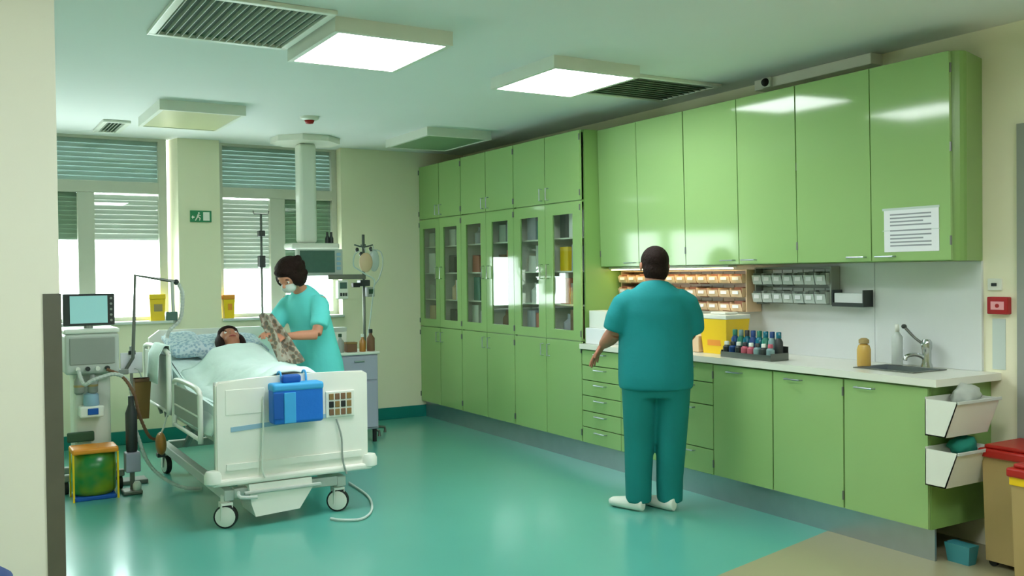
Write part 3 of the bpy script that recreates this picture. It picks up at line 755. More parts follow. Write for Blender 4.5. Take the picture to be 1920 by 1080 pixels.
# deck in two sections, head raised
q = MB(); q.prism([(FY+.05, .57), (6.85, .57), (6.85, .61), (FY+.05, .61)], 'x', BX0+.02, BX1-.02); q.build('foot_deck', M['cream'], bed)
q = MB(); q.prism([(6.85, .57), (7.98, .85), (7.97, .89), (6.85, .61)], 'x', BX0+.02, BX1-.02); q.build('back_deck', M['cream'], bed)
q = MB(); q.prism([(BX0, .55), (BX1, .55), (BX1, 1.06), (BX1-.08, 1.12), (BX0+.08, 1.12), (BX0, 1.06)], 'y', HY+.02, HY+.06); q.build('headboard', M['cream'], bed)
# frames
q = MB(); q.box(BX0+.08, BX0+.14, FY+.05, HY, .48, .56); q.box(BX1-.14, BX1-.08, FY+.05, HY, .48, .56)
for y in (FY+.06, 6.8, HY-.06): q.box(BX0+.14, BX1-.14, y, y+.06, .48, .56)
q.build('mattress_frame', M['lgrey'], bed)
q = MB(); q.box(BX0+.05, BX0+.11, FY+.0, HY-.1, .17, .235, .006); q.box(BX1-.21, BX1-.15, FY+.0, HY-.1, .17, .235, .006)
for y in (FY+.0, HY-.16): q.box(BX0+.11, BX1-.21, y, y+.07, .18, .24, .006)
q.build('base_frame', M['lgrey'], bed)
for x in (BX0+.20, BX1-.30):
    MB().limb([(x, FY+.35, .23), (x, FY+.75, .50)], [(.03, .02)]*2, n=8).build('lift_arm', M['grey'], bed); MB().limb([(x, HY-.35, .23), (x, HY-.8, .50)], [(.03, .02)]*2, n=8).build('lift_arm', M['grey'], bed)
q = MB().prism([(1.60, .06), (1.88, .075), (1.965, .20), (1.96, .265), (1.56, .265), (1.575, .14)], 'y', FY-.04, FY+.26); q.build('base_cover', M['cream'], bed)
q = MB(); q.box(1.53, 2.02, FY-.055, FY-.03, .205, .225, .006); q.tube([(1.50, FY-.02, .22), (1.50, FY-.07, .20), (1.60, FY-.08, .19)], .012, 8, 3); q.build('brake_bar', M['lgrey'], bed)
def caster(x, y, a):
    q = MB(); q.lathe([(.022, .15), (.03, .16), (.03, .2)], (x, y, 0), 14)
    hx = .03
    q.prism([(y-.03, .05), (y+.01, .05), (y+.03, .15), (y-.045, .15)], 'x', x-hx-.006, x-hx); q.prism([(y-.03, .05), (y+.01, .05), (y+.03, .15), (y-.045, .15)], 'x', x+hx, x+hx+.006); q.box(x-hx-.006, x+hx+.006, y-.045, y+.03, .145, .16)
    c = q.build('caster', M['white'], bed, True, angle=30)
    n = 24; r = .072; yy = y-.01
    ax = Vector((math.cos(a), math.sin(a), 0))
    o = Vector((x, yy, r))
    MB().limb([o-ax*.020, o-ax*.017, o+ax*.017, o+ax*.020], [r*.93, r, r, r*.93], (0, 0, 1), n).build('tyre', M['black'], c, True, angle=40)
    MB().limb([o-ax*.026, o-ax*.02, o+ax*.02, o+ax*.026], [r*.60, r*.86, r*.86, r*.60], (0, 0, 1), n).build('wheel_cover', M['white'], c, True, angle=40)
for x, y, a in ((1.435, 5.89, R(62)), (2.165, 5.91, R(62)), (1.445, 7.80, R(10)), (2.165, 7.80, R(10))): caster(x, y, a)

# mattress, pillow, blanket
prof = [(FY+.04, .615), (6.85, .615), (7.96, .89), (7.93, 1.02), (6.83, .745), (FY+.04, .745)]
q = MB().prism(prof, 'x', BX0+.04, BX1-.04)
bmesh.ops.bevel(q.bm, geom=q.bm.edges[:], offset=.02, segments=2, affect='EDGES')
q.build('mattress', M['mint'], label='pale mattress with raised head end on the hospital bed', cat='mattress')
def topz(y): return .745 if y < 6.83 else .745+(y-6.83)*.25
def pillow(name, c, r, m, label, tilt, seed):
    b = bmesh.new(); bmesh.ops.create_cube(b, size=2); bmesh.ops.subdivide_edges(b, edges=b.edges[:], cuts=9, use_grid_fill=True)
    Rm = Matrix.Rotation(tilt, 3, 'X')
    for v in b.verts:
        x, y, z = v.co
        e = (1-abs(x)**4)*(1-abs(y)**4); z2 = z*(.18+.82*e**.6)
        k = 1-.06*(1-e)
        z2 += .1*noise.noise(Vector((x*1.5+seed, y*1.5, seed)))
        v.co = Vector(c)+Rm @ Vector((x*r[0]*k, y*r[1]*k, z2*r[2]))
    q = MB(); q.merge(b); return q.build(name, m, smooth=True, label=label, cat='pillow')
pillow('pillow', (1.89, 7.62, topz(7.62)+.055), (.30, .21, .07), M['pillowcase'], 'blue dotted pillow under the patient head', R(14), 1)
pillow('pillow', (1.56, 7.62, topz(7.62)+.08), (.14, .22, .07), M['pillowcase'], 'small blue dotted cushion against the left rail of the bed', R(14), 4)

# patient: one body, head on the pillow, feet towards the footboard
def person_thing(label, loc): return thing('person', label, 'person', loc)
def face_parts(p, c, fwd, up, r, iris=True, mouth=True):
    """eyes and mouth as children; c head centre"""
    side = fwd.cross(up).normalized()
    for s in (-1, 1):
        e = c+fwd*(r*.80)+side*(s*r*.36)+up*(r*.06)
        MB().ball(e, .012, 10, 8).build('eye', M['eye'], p, True)
        MB().ball(e+fwd*.0085, .0062, 8, 6).build('iris', M['hair'], p, True)
        MB().limb([e+up*.022-side*.018+fwd*.004, e+up*.027+fwd*.01, e+up*.022+side*.018+fwd*.004], [.004]*3, n=6).build('eyebrow', M['hair'], p, True)
    if mouth:
        m_ = c+fwd*(r*.93)-up*(r*.62)
        MB().limb([m_-side*.026-fwd*.006, m_+fwd*.003, m_+side*.026-fwd*.006], [(.004, .003), (.009, .006), (.004, .003)], tuple(up), 8).build('mouth', M['lip'], p, True)
def head_shape(q, c, fwd, up, r):
    side = fwd.cross(up).normalized()
    Mx = Matrix((side, fwd, up)).transposed()
    q.ball(c+up*(r*.22), (r*.82, r*1.0, r*.92), 20, 14, Mx)                       # skull
    q.ball(c+fwd*(r*.20)-up*(r*.45), (r*.62, r*.70, r*.72), 18, 12, Mx)           # jaw
    q.limb([c+fwd*(r*.9)+up*(r*.10), c+fwd*(r*1.12)-up*(r*.22), c+fwd*(r*.92)-up*(r*.34)], [.007, .014, .012], tuple(side), 8)   # nose
    for s in (-1, 1): q.ball(c+side*(s*r*.94)-up*(r*.05)-fwd*.005, (.009, .02, .032), 10, 8, Mx)
def hand(q, wrist, d, n, thumb, curl=.5, k=1.0, splay=3.5):
    """palm, four fingers of unequal length and a thumb from the side; d finger direction, n palm side, thumb: +1/-1 along d x n"""
    wrist = Vector(wrist); d = Vector(d).normalized(); n = Vector(n); n = (n-d*n.dot(d)).normalized(); s = d.cross(n)*thumb
    q.limb([wrist-d*.01, wrist+d*.03*k, wrist+d*.07*k, wrist+d*.092*k], [(.026*k, .018*k), (.036*k, .016*k), (.041*k, .014*k), (.038*k, .011*k)], tuple(s), 12)
    for off, ln in ((.031, .066), (.0105, .076), (-.0105, .070), (-.031, .055)):
        p = wrist+d*.085*k+s*(off*k); dd = d+s*(off*splay); dd.normalize(); pts = [p-dd*.02, p]; a = curl*.5
        for fr in (.42, .32, .26):
            dr = (dd*math.cos(a)+n*math.sin(a)).normalized(); p = p+dr*(ln*k*fr); pts.append(p); a += curl*.55
        q.limb(pts, [.0095*k, .0098*k, .009*k, .0082*k, .0066*k], tuple(s), 8)
    p = wrist+d*.028*k+s*(.03*k); dr = (d*.7+s*.7+n*.25).normalized(); p2 = p+dr*.035*k; p3 = p2+(d*.9+s*.25+n*.35).normalized()*.03*k
    q.limb([p-dr*.02, p, p2, p3], [.013*k, .0125*k, .0105*k, .008*k], tuple(n), 8)

pt = person_thing('dark-haired patient lying in the bed under a mint sheet', (1.87, 6.8, .75))
fw, upv = Vector((-.05, -.42, .9)).normalized(), Vector((0, .9, .42)).normalized()
hc = Vector((1.875, 7.46, topz(7.46)+.135))
q = MB(); head_shape(q, hc, fw, upv, .10)
q.limb([hc+Vector((0, -.06, -.05)), hc+Vector((0, -.16, -.09))], [.05, .06])
q.limb([(1.87, 7.36, topz(7.36)+.09), (1.87, 7.2, topz(7.2)+.10), (1.87, 6.9, topz(6.9)+.10), (1.87, 6.7, .84)], [(.12, .06), (.20, .09), (.19, .095), (.18, .09)], (1, 0, 0), 16)
for s in (-1, 1):
    q.limb([(1.87+s*.10, 6.72, .84), (1.87+s*.11, 6.35, .85), (1.87+s*.10, 5.98, .80)], [.085, .06, .045])
    q.limb([(1.87+s*.10, 5.98, .79), (1.87+s*.11, 5.955, .84)], [(.04, .04), (.035, .025)])
    q.limb([(1.87+s*.165, 7.26, topz(7.26)+.08), (1.87+s*.175, 7.0, topz(7.0)+.05), (1.87+s*.15, 6.78, .80)], [.05, .042, .03])
    hand(q, (1.87+s*.15, 6.78, .80), (0, -1, 0), (0, 0, -1), -s, .3)
q.build('body', M['skin2'], pt, remesh=.009, sm=4)
face_parts(pt, hc, fw, upv, .10)
q = MB()
sd = fw.cross(upv).normalized(); Mx = Matrix((sd, fw, upv)).transposed()
q.ball(hc+upv*.045-fw*.03, (.095, .10, .10), 18, 12, Mx); q.ball(hc-fw*.015+sd*.078-upv*.02, (.04, .07, .11), 12, 10, Mx); q.ball(hc-fw*.015-sd*.078-upv*.02, (.04, .07, .11), 12, 10, Mx); q.ball(hc+upv*.085+fw*.03, (.085, .07, .05), 12, 10, Mx)
q.build('hair', M['hair'], pt, remesh=.012, sm=3)
# mint sheet, draped over the body
def drape(name, x0, x1, y0, y1, nx, ny, hfun, m, label, cat, th=.012):
    vs = []; fs = []
    for j in range(ny+1):
        for i in range(nx+1):
            x = x0+(x1-x0)*i/nx; y = y0+(y1-y0)*j/ny; vs.append(hfun(x, y, i/nx, j/ny))
    for j in range(ny):
        for i in range(nx):
            a = j*(nx+1)+i; fs.append([a, a+1, a+nx+2, a+nx+1])
    q = MB(); q._add(vs, fs); o = q.build(name, m, smooth=True, label=label, cat=cat)
    sm_ = o.modifiers.new('t', 'SOLIDIFY'); sm_.thickness = th; sm_.offset = 1
    return o
def sheet_h(x, y, u, v):
    w = .18*(1 if y > 6.6 else .8); dx = x-1.87
    bump = .175*math.exp(-(dx/.26)**4)*(1 if y > 6.15 else .85)
    if y < 6.15: bump += .05*math.exp(-((y-5.98)/.06)**2)*math.exp(-(dx/.18)**4)
    n = .018*noise.noise(Vector((x*6, y*4, 1)))+.012*noise.noise(Vector((x*14, y*9, 3)))
    z = topz(y)+.015+bump+n
    if u < .14: z -= (.14-u)/.14*.20; x = x+(.14-u)/.14*.03-.035
    if u > .86:
        z += .07*math.exp(-((y-6.35)/.30)**2)*(1 if u < .97 else .6)
        z -= max(0, (u-.94)/.06)*.05
    return (x, y, z)
drape('bed_sheet', BX0+.0, BX1-.0, FY+.06, 7.22, 44, 50, sheet_h, M['mint'], 'mint sheet drawn over the patient in the hospital bed', 'sheet')
# folded white towel over the left rail
def rail_cloth(x, y, u, v):
    t = u*2-1
    xx = BX0-.035+t*.035; zz = 1.05-abs(t)**3*.02-max(0, abs(t)-.5)*.50
    return (xx+.008*noise.noise(Vector((y*9, u*4, 2)))-(.03 if t < -.5 else 0), y, zz+.006*noise.noise(Vector((y*7, 0, 5))))
drape('towel', 0, 1, 7.12, 7.50, 16, 14, rail_cloth, M['mint'], 'mint towel hung over the left head rail of the bed', 'towel', .008)

# blue bag hung on the footboard
bg_ = thing('blue_bag', 'bright blue bag with lighter strap hung on the footboard', 'bag', (1.875, 5.78, .63))
MB().box(1.715, 2.035, FY-.16, FY-.045, .635, .875, .018, 3).build('body', M['blue'], bg_)
MB().box(1.712, 2.038, FY-.164, FY-.041, .835, .885, .016, 3).build('top_band', M['lblue'], bg_)
MB().box(1.78, 1.855, FY-.169, FY-.161, .64, .83, .004).build('strap', M['lblue'], bg_)
MB().box(1.716, 1.776, FY-.166, FY-.161, .67, .83, .003).build('side_pocket', M['dblue'], bg_)
MB().box(1.785, 1.905, FY-.13, FY-.07, .88, .935, .018, 3).build('top_pouch', M['dblue'], bg_)
for x in (1.80, 1.96): MB().tube([(x, FY-.05, .86), (x, FY-.04, .93), (x, FY, .945), (x, FY+.035, .92), (x, FY+.035, .86)], .007, 6, 3).build('hook', M['lblue'], bg_)
bg_.location.x -= .03
MB().tube([(1.66, FY-.03, .80), (1.65, FY-.05, .55), (1.64, FY-.05, .36), (1.66, FY-.05, .30)], .006, 6, 4).build('cord', M['white'], bed)
MB().tube([(2.13, FY-.04, .62), (2.16, FY-.05, .50), (2.165, FY-.05, .36), (2.19, FY-.055, .26)], .006, 6, 4).build('cord', M['grey'], bed, label='thin grey cord')
cpts = [onZ(x, y, .012) for x, y in ((655, 905), (690, 930), (697, 955), (680, 972), (645, 975), (620, 972))]
MB().tube(cpts, .008, 8, 6).build('floor_cable', M['palepaper'], label='loop of pale cable lying on the teal floor beside the bed', cat='cable')

# ------------------------------------------------------------------ people standing
def shoe(q, heel, d, L=.27):
    heel = Vector(heel); d = Vector(d).normalized(); s = Vector((d.y, -d.x, 0))
    q.limb([heel+d*-.005+Vector((0, 0, .045)), heel+d*.04+Vector((0, 0, .045)), heel+d*.10+Vector((0, 0, .045)), heel+d*.18+Vector((0, 0, .037)), heel+d*(L-.03)+Vector((0, 0, .032)), heel+d*L+Vector((0, 0, .026))],
           [(.028, .040), (.038, .045), (.040, .045), (.048, .037), (.040, .031), (.018, .02)], tuple(s), 14)
# man in teal scrubs, seen from behind
mc = Vector((3.93, 4.78, 0)); a = R(36)
F = Vector((math.sin(a), math.cos(a), 0)); L = Vector((-math.cos(a), math.sin(a), 0)); U = Vector((0, 0, 1))
def P(l, f, z): return mc+L*l+F*f+U*z
man = person_thing('man in dark teal scrubs seen from behind at the worktop', tuple(mc))
hf = (F+L*.25-U*.12).normalized(); hu = (U+F*.12).normalized(); hcen = P(0, .045, 1.585)
q = MB(); head_shape(q, hcen, hf, hu, .098)
q.limb([P(0, .03, 1.56), P(0, .01, 1.47), P(0, 0, 1.40)], [.062, .064, .075], tuple(L), 16)
q.limb([P(0, 0, 1.42), P(0, 0, 1.2), P(0, .02, 1.0), P(0, 0, .85)], [(.15, .08), (.19, .13), (.20, .15), (.19, .14)], tuple(L), 18)
q.limb([P(.14, 0, 1.36), P(.225, -.005, 1.24), P(.258, .03, 1.15)], [.05, .05, .054], n=14)
q.limb([P(.255, .03, 1.16), P(.295, .10, 1.11), P(.335, .18, 1.065)], [.054, .052, .034], n=14)
hand(q, P(.335, .18, 1.065), (L*.50+F*.30-U*.80), (-L*.7-F*.3-U*.5), 1, .30, 1.15, 11)
q.limb([P(-.14, 0, 1.36), P(-.225, .05, 1.24), P(-.235, .12, 1.14)], [.05, .05, .047], n=14)
q.limb([P(-.235, .12, 1.14), P(-.18, .24, 1.12), P(-.13, .33, 1.12)], [.048, .042, .03], n=14)
hand(q, P(-.13, .33, 1.12), (F*.8+L*.55), (-U*.6+L*.4), -1, .7, 1.05)
for s, l0, l1 in ((1, .10, .115), (-1, .10, .085)):
    q.limb([P(s*l0, 0, .88), P(s*(l0+l1)/2, .02, .48), P(s*l1, 0, .09)], [.10, .068, .045], n=14)
q.build('body', M['skin2'], man, remesh=.0058, sm=3)
face_parts(man, hcen, hf, hu, .098)
q = MB(); Mx = Matrix((hf.cross(hu).normalized(), hf, hu)).transposed()
q.ball(hcen+hu*.035-hf*.014, (.092, .106, .098), 20, 14, Mx); q.ball(hcen-hf*.030-hu*.025, (.086, .080, .092), 18, 12, Mx)
q.build('hair', M['hair'], man, remesh=.01, sm=2)
q = MB()
q.limb([P(0, 0, .79), P(0, 0, .86), P(0, .015, 1.02), P(0, .02, 1.16), P(0, .005, 1.30), P(0, 0, 1.39), P(0, .005, 1.445), P(0, .012, 1.485)],
       [(.240, .185), (.245, .19), (.243, .185), (.238, .175), (.236, .155), (.205, .13), (.135, .10), (.085, .08)], tuple(L), 24)
q.limb([P(.13, 0, 1.37), P(.20, -.005, 1.33), P(.238, -.01, 1.25), P(.262, .0, 1.165)], [(.085, .09), (.088, .092), (.085, .088), (.082, .085)], n=16)
q.limb([P(-.13, 0, 1.37), P(-.20, .02, 1.33), P(-.235, .05, 1.25), P(-.25, .09, 1.15)], [(.085, .09), (.088, .092), (.082, .086), (.078, .08)], n=16)
q.build('scrub_top', M['scrub'], man, remesh=.011, sm=22)
q = MB()
q.limb([P(0, 0, .97), P(0, 0, .86), P(0, 0, .74)], [(.20, .155), (.222, .165), (.205, .155)], tuple(L), 20)
for s, l0, l1, f1 in ((1, .105, .118, 0), (-1, .108, .085, .03)):
    q.limb([P(s*l0, 0, .82), P(s*(l0*.8+l1*.2), .005, .62), P(s*(l0*.5+l1*.5), .01, .42), P(s*l1, f1*.7, .2), P(s*l1, f1, .05)], [(.118, .14), (.108, .118), (.097, .10), (.088, .088), (.085, .088)], tuple(L), 18)
q.build('scrub_trousers', M['scrub_t'], man, remesh=.010, sm=14)
for l1, f1, tw in ((.118, -.05, 50), (-.085, -.03, 42)):
    q = MB(); d = F*math.cos(R(tw))+L*math.sin(R(tw)); shoe(q, P(l1, f1, 0)-d*.03, d); q.build('shoe', M['white'], man, remesh=.006, sm=2)

# nurse in aqua scrubs, bending over the bed from its right side
a = R(238)
nc = Vector((2.575, 7.44, 0))
F = Vector((math.sin(a), math.cos(a), 0)); L = Vector((-math.cos(a), math.sin(a), 0))
if L.cross(F).z > 0: L = -L
def N(l, f, z): return nc+L*l+F*f+U*z
nurse = person_thing('nurse in aqua scrubs bending over the patient', tuple(nc))
hcen = N(.02, .35, 1.54); hf = (F*.8-U*.55+L*.05).normalized(); hu = (U*.82+F*.55).normalized(); hu = (hu-hf*hu.dot(hf)).normalized()
q = MB(); head_shape(q, hcen, hf, hu, .10)
q.limb([hcen-hf*.02-hu*.04, N(.0, .22, 1.45), N(0, .15, 1.38)], [.05, .055, .075], n=14)
q.limb([N(0, .16, 1.38), N(0, .12, 1.2), N(0, .04, 1.0), N(0, 0, .86)], [(.16, .09), (.16, .11), (.155, .12), (.17, .13)], tuple(L), 18)
lel, lha = N(.235, .30, 1.09), N(.10, .50, 1.085)
rel, rha = N(-.225, .28, 1.09), N(-.05, .54, 1.11)
q.limb([N(.155, .15, 1.36), N(.21, .22, 1.23), lel], [.055, .047, .040], n=14); q.limb([lel, lel.lerp(lha, .5), lha], [.041, .038, .026], n=14)
q.limb([N(-.155, .15, 1.36), N(-.205, .22, 1.23), rel], [.055, .047, .040], n=14); q.limb([rel, rel.lerp(rha, .5), rha], [.041, .038, .026], n=14)
hand(q, lha, (lha-lel)+U*.03, (-L*.5-U*.6), 1, .8, .95); hand(q, rha, (rha-rel), (L*.3-U*.8), -1, .8, .95)
for s in (1, -1): q.limb([N(s*.09, 0, .88), N(s*.09, .01, .47), N(s*.09, -.02, .08)], [.09, .06, .04], n=14)
q.build('body', M['skin'], nurse, remesh=.006, sm=3)
face_parts(nurse, hcen, hf, hu, .10, mouth=False)
q = MB(); sd = hf.cross(hu).normalized(); Mx = Matrix((sd, hf, hu)).transposed()
q.ball(hcen+hf*.055-hu*.052, (.062, .058, .052), 16, 12, Mx)
mk = q.build('face_mask', M['mask'], nurse, True)
q = MB()
q.ball(hcen+hu*.045-hf*.03, (.112, .118, .112), 20, 14, Mx); q.ball(hcen-hf*.06-hu*.03, (.10, .085, .10), 18, 12, Mx)
for s in (-1, 1): q.ball(hcen+sd*(s*.080)-hu*.005-hf*.0, (.035, .065, .075), 14, 10, Mx)
q.ball(hcen+hu*.085+hf*.055, (.075, .05, .035), 14, 10, Mx)
for k in range(26):
    an = k*2.4; rr = .085+.02*random.random()
    q.ball(hcen+hu*(.06+.05*math.sin(k*1.7))-hf*.035+sd*(rr*math.cos(an))+hf*(rr*math.sin(an)*.9-.01)-hu*.02*(k % 3), (.03, .03, .035), 8, 6, Mx)
q.build('hair', M['hair'], nurse, remesh=.011, sm=1)
q = MB()
q.limb([N(0, -.02, .74), N(0, -.01, .84), N(0, .03, 1.0), N(0, .08, 1.15), N(0, .125, 1.27), N(0, .15, 1.355), N(0, .175, 1.41), N(0, .20, 1.445)],
       [(.225, .17), (.215, .165), (.19, .15), (.188, .145), (.188, .13), (.165, .115), (.12, .09), (.07, .07)], tuple(L), 22)
q.limb([N(.12, .15, 1.35), N(.17, .17, 1.31), N(.21, .215, 1.23), N(.23, .265, 1.145)], [(.072, .075), (.075, .078), (.074, .076), (.072, .072)], n=16)
q.limb([N(-.12, .15, 1.35), N(-.17, .16, 1.31), N(-.205, .215, 1.23), N(-.22, .25, 1.15)], [(.072, .075), (.075, .078), (.074, .076), (.072, .072)], n=16)
q.build('scrub_top', M['scrub2'], nurse, remesh=.010, sm=18)
q = MB(); q.limb([N(0, 0, .92), N(0, 0, .82), N(0, 0, .72)], [(.17, .13), (.19, .145), (.18, .14)], tuple(L), 18)
for s in (1, -1): q.limb([N(s*.095, 0, .80), N(s*.095, .01, .45), N(s*.09, -.01, .05)], [(.10, .12), (.085, .09), (.075, .078)], tuple(L), 16)
q.build('scrub_trousers', M['scrub2'], nurse, remesh=.011, sm=4)
for s in (1, -1):
    q = MB(); shoe(q, N(s*.09, -.09, 0), F+L*(.15*s), .25); q.build('shoe', M['white'], nurse, remesh=.007, sm=2)
# patterned gown held in her hands
ga = (lha+rha)/2+F*.05
def gown_h(x, y, u, v):
    z0 = Vector((ga.x, ga.y, 1.20)); top_ = z0.lerp(Vector((ga.x+.02, ga.y-.1, 1.15)), u)
    w = .08+.12*v
    p = Vector((ga.x-.05+.17*v+(u-.5)*w, ga.y-.02-.08*v+.03*math.sin(u*9+v*3), 1.25-.36*v))
    return (p.x, p.y, p.z+.015*math.sin(u*7))
drape('patient_gown', 0, 1, 0, 1, 18, 18, gown_h, M['gown'], 'grey patterned gown held in the nurse hands over the bed', 'gown', .014)

# ------------------------------------------------------------------ equipment on the right of the bed
pend = thing('ceiling_pendant', 'cream ceiling supply column with octagonal plate in front of the second window', 'pendant', (2.97, 8.85, ZC))
q = MB(); pc = Vector((2.97, 8.85))
q.prism([(pc.x+.33*math.cos(R(22.5+45*k)), pc.y+.33*math.sin(R(22.5+45*k))) for k in range(8)], 'z', ZC-.055, ZC); q.build('ceiling_plate', M['cream'], pend)
q = MB(); q.box(2.885, 3.055, 8.77, 8.93, 1.86, ZC-.055, .03, 3); q.build('column', M['white'], pend)
q = MB(); q.box(2.78, 3.26, 8.72, 8.98, 1.80, 1.86, .02); q.build('shelf_head', M['white'], pend)
for x in (3.16, 3.2): MB().lathe([(.022, 0), (.022, .05), (.012, .07), (.012, .11)], (x, 8.80, 1.86), 12).build('gas_outlet', M['dark'], pend)
mo = thing('patient_monitor', 'dark patient monitor hung below the ceiling column behind the nurse', 'monitor', (3.0, 8.68, 1.56))
q = MB(); q.box(2.80, 3.25, 8.62, 8.70, 1.545, 1.80, .012); q.build('housing', M['lgrey'], mo)
MB().box(2.825, 3.165, 8.612, 8.619, 1.575, 1.785).build('screen', M['screen'], mo)
q = MB()
for k in range(4): q.box(3.185, 3.225, 8.612, 8.62, 1.60+k*.045, 1.63+k*.045, .003)
q.build('keypad', M['stripe'], mo)
iv = thing('drip_stand', 'slim steel drip stand with dark clamps in front of the second window', 'stand', (2.515, 8.8, 0))
q = MB(); q.cyl((2.515, 8.8, .06), (2.515, 8.8, 2.13), .011, 10); q.tube([(2.44, 8.8, 2.16), (2.45, 8.8, 2.13), (2.515, 8.8, 2.13), (2.58, 8.8, 2.13), (2.59, 8.8, 2.16)], .006, 6); q.build('pole', M['dark_steel'], iv, True)
for z, h in ((1.92, .055), (1.63, .11)): MB().box(2.485, 2.545, 8.765, 8.835, z, z+h, .008).build('clamp', M['dark'], iv)
for k in range(5):
    an = R(72*k+10); MB().limb([(2.515, 8.8, .08), (2.515+.25*math.cos(an), 8.8+.25*math.sin(an), .05), (2.515+.25*math.cos(an), 8.8+.25*math.sin(an), .0)], [.014, .012, .016], n=8).build('leg', M['dark_steel'], iv)
bagm = M['clear']
ps = thing('equipment_pole', 'steel equipment pole with pumps and tubing on the far right of the bed', 'stand', (3.452, 8.6, 0))
q = MB(); q.cyl((3.452, 8.6, .06), (3.452, 8.6, 1.94), .014, 10); q.build('pole', M['dark_steel'], ps, True)
q = MB(); q.box(3.09, 3.47, 8.585, 8.615, 1.51, 1.555, .005); q.build('cross_arm', M['dark_steel'], ps)
MB().box(3.40, 3.50, 8.55, 8.65, 1.44, 1.50, .008).build('clamp', M['dark'], ps); MB().box(3.33, 3.40, 8.56, 8.62, 1.43, 1.475, .006).build('clamp', M['black'], ps)
q = MB(); q.tube([(3.36, 8.6, 1.84), (3.452, 8.6, 1.82), (3.55, 8.6, 1.84)], .008, 6, 3); q.tube([(3.452, 8.55, 1.84), (3.452, 8.6, 1.8), (3.452, 8.66, 1.84)], .008, 6, 3); q.build('hook_cross', M['dark_steel'], ps)
for x, z in ((3.38, 1.79), (3.52, 1.80), (3.42, 1.75)): MB().ball((x, 8.58, z), (.018, .016, .024), 10, 8).build('valve', M['dark'], ps, True)
for k in range(5):
    an = R(72*k); MB().limb([(3.452, 8.6, .08), (3.452+.20*math.cos(an), 8.6+.20*math.sin(an), .05), (3.452+.2*math.cos(an), 8.6+.2*math.sin(an), .0)], [.014, .012, .016], n=8).build('leg', M['dark_steel'], ps)
fb_ = thing('fluid_bag', 'beige fluid bag hanging from the equipment pole', 'bag', (3.46, 8.56, 1.58))
b = bmesh.new(); bmesh.ops.create_icosphere(b, subdivisions=3, radius=1)
q = MB(); q.merge(b, Matrix.Translation((3.46, 8.56, 1.67)) @ Matrix.Diagonal((.07, .022, .095, 1))); q.build('bag_body', M['binwarm'], fb_, True)
MB().tube([(3.46, 8.56, 1.76), (3.455, 8.58, 1.82)], .005, 6).build('hanger', M['lgrey'], fb_)
fb2 = thing('fluid_bag', 'clear fluid bag on the right hook of the equipment pole', 'bag', (3.55, 8.58, 1.6))
b = bmesh.new(); bmesh.ops.create_icosphere(b, subdivisions=3, radius=1)
q = MB(); q.merge(b, Matrix.Translation((3.555, 8.585, 1.69)) @ Matrix.Diagonal((.055, .02, .11, 1))); q.build('bag_body', M['binclear'], fb2, True)
MB().tube([(3.555, 8.585, 1.79), (3.55, 8.6, 1.835)], .005, 6).build('hanger', M['lgrey'], fb2)
MB().tube([(3.40, 8.57, 1.78), (3.34, 8.55, 1.74), (3.33, 8.55, 1.64), (3.38, 8.55, 1.60), (3.46, 8.55, 1.55), (3.54, 8.55, 1.5), (3.53, 8.55, 1.4), (3.49, 8.55, 1.1), (3.46, 8.55, .95)], .007, 6, 5).build('tubing', M['palepaper'], label='pale tubing looped around the equipment pole', cat='tubing')
MB().tube([(3.52, 8.57, 1.80), (3.62, 8.57, 1.77), (3.64, 8.57, 1.65), (3.60, 8.57, 1.52), (3.55, 8.57, 1.45)], .006, 6, 5).build('tubing', M['lgrey'], label='grey tubing loop at the right of the equipment pole', cat='tubing')
pu = thing('infusion_pump', 'white and dark infusion pump on the pole cross arm', 'pump', (3.25, 8.56, 1.36))
MB().box(3.17, 3.27, 8.54, 8.62, 1.32, 1.50, .008).build('housing', M['white'], pu); MB().box(3.185, 3.255, 8.535, 8.54, 1.42, 1.48, .002).build('screen', M['screen'], pu)
q = MB()
for k in range(3): q.box(3.187+k*.025, 3.205+k*.025, 8.534, 8.54, 1.35, 1.38)
q.build('keypad', M['dark'], pu)
p2 = thing('infusion_pump', 'dark green pump clamped to the right of the equipment pole', 'pump', (3.52, 8.58, 1.32))
MB().box(3.47, 3.545, 8.55, 8.63, 1.335, 1.43, .008).build('housing', M['grey'], p2); MB().box(3.482, 3.53, 8.545, 8.55, 1.365, 1.41, .002).build('screen', M['ventdark'], p2)
cab = thing('bedside_cabinet', 'lavender grey bedside cabinet behind the right side of the bed', 'cabinet', (3.25, 8.35, 0))
MB().box(3.02, 3.40, 8.15, 8.55, .12, .815, .008).build('body', M['lav'], cab)
MB().box(3.0, 3.415, 8.13, 8.56, .815, .84, .008).build('top', M['white'], cab)
for z0, z1 in ((.58, .80), (.14, .56)):
    o = MB().box(3.035, 3.385, 8.135, 8.149, z0, z1, .005).build('drawer', M['lav'], cab); MB().box(3.16, 3.26, 8.12, 8.135, z1-.05, z1-.035, .004).build('handle', M['steel'], o)
for x in (3.05, 3.37):
    for y in (8.18, 8.52): MB().cyl((x, y, 0), (x, y, .12), .02, 12).build('foot', M['black'], cab)
def small(name, label, cat, kind, m, x, y, z, w, d, h, mcap=None):
    t = thing(name, label, cat, (x, y, z))
    if kind == 'b':
        r = w/2; MB().lathe([(r*.95, 0), (r, .006), (r, h*.6), (r*.4, h*.75), (r*.38, h*.86)], (x, y, z), 14).build('bottle', m, t, True, angle=40)
        MB().lathe([(r*.48, h*.84), (r*.48, h), (r*.4, h+.003)], (x, y, z), 12).build('cap', mcap or M['white'], t)
    else:
        MB().box(x-w/2, x+w/2, y-d/2, y+d/2, z, z+h*.82, .004).build('body', m, t); MB().box(x-w/2-.002, x+w/2+.002, y-d/2-.002, y+d/2+.002, z+h*.82, z+h, .004).build('lid', mcap or m, t)
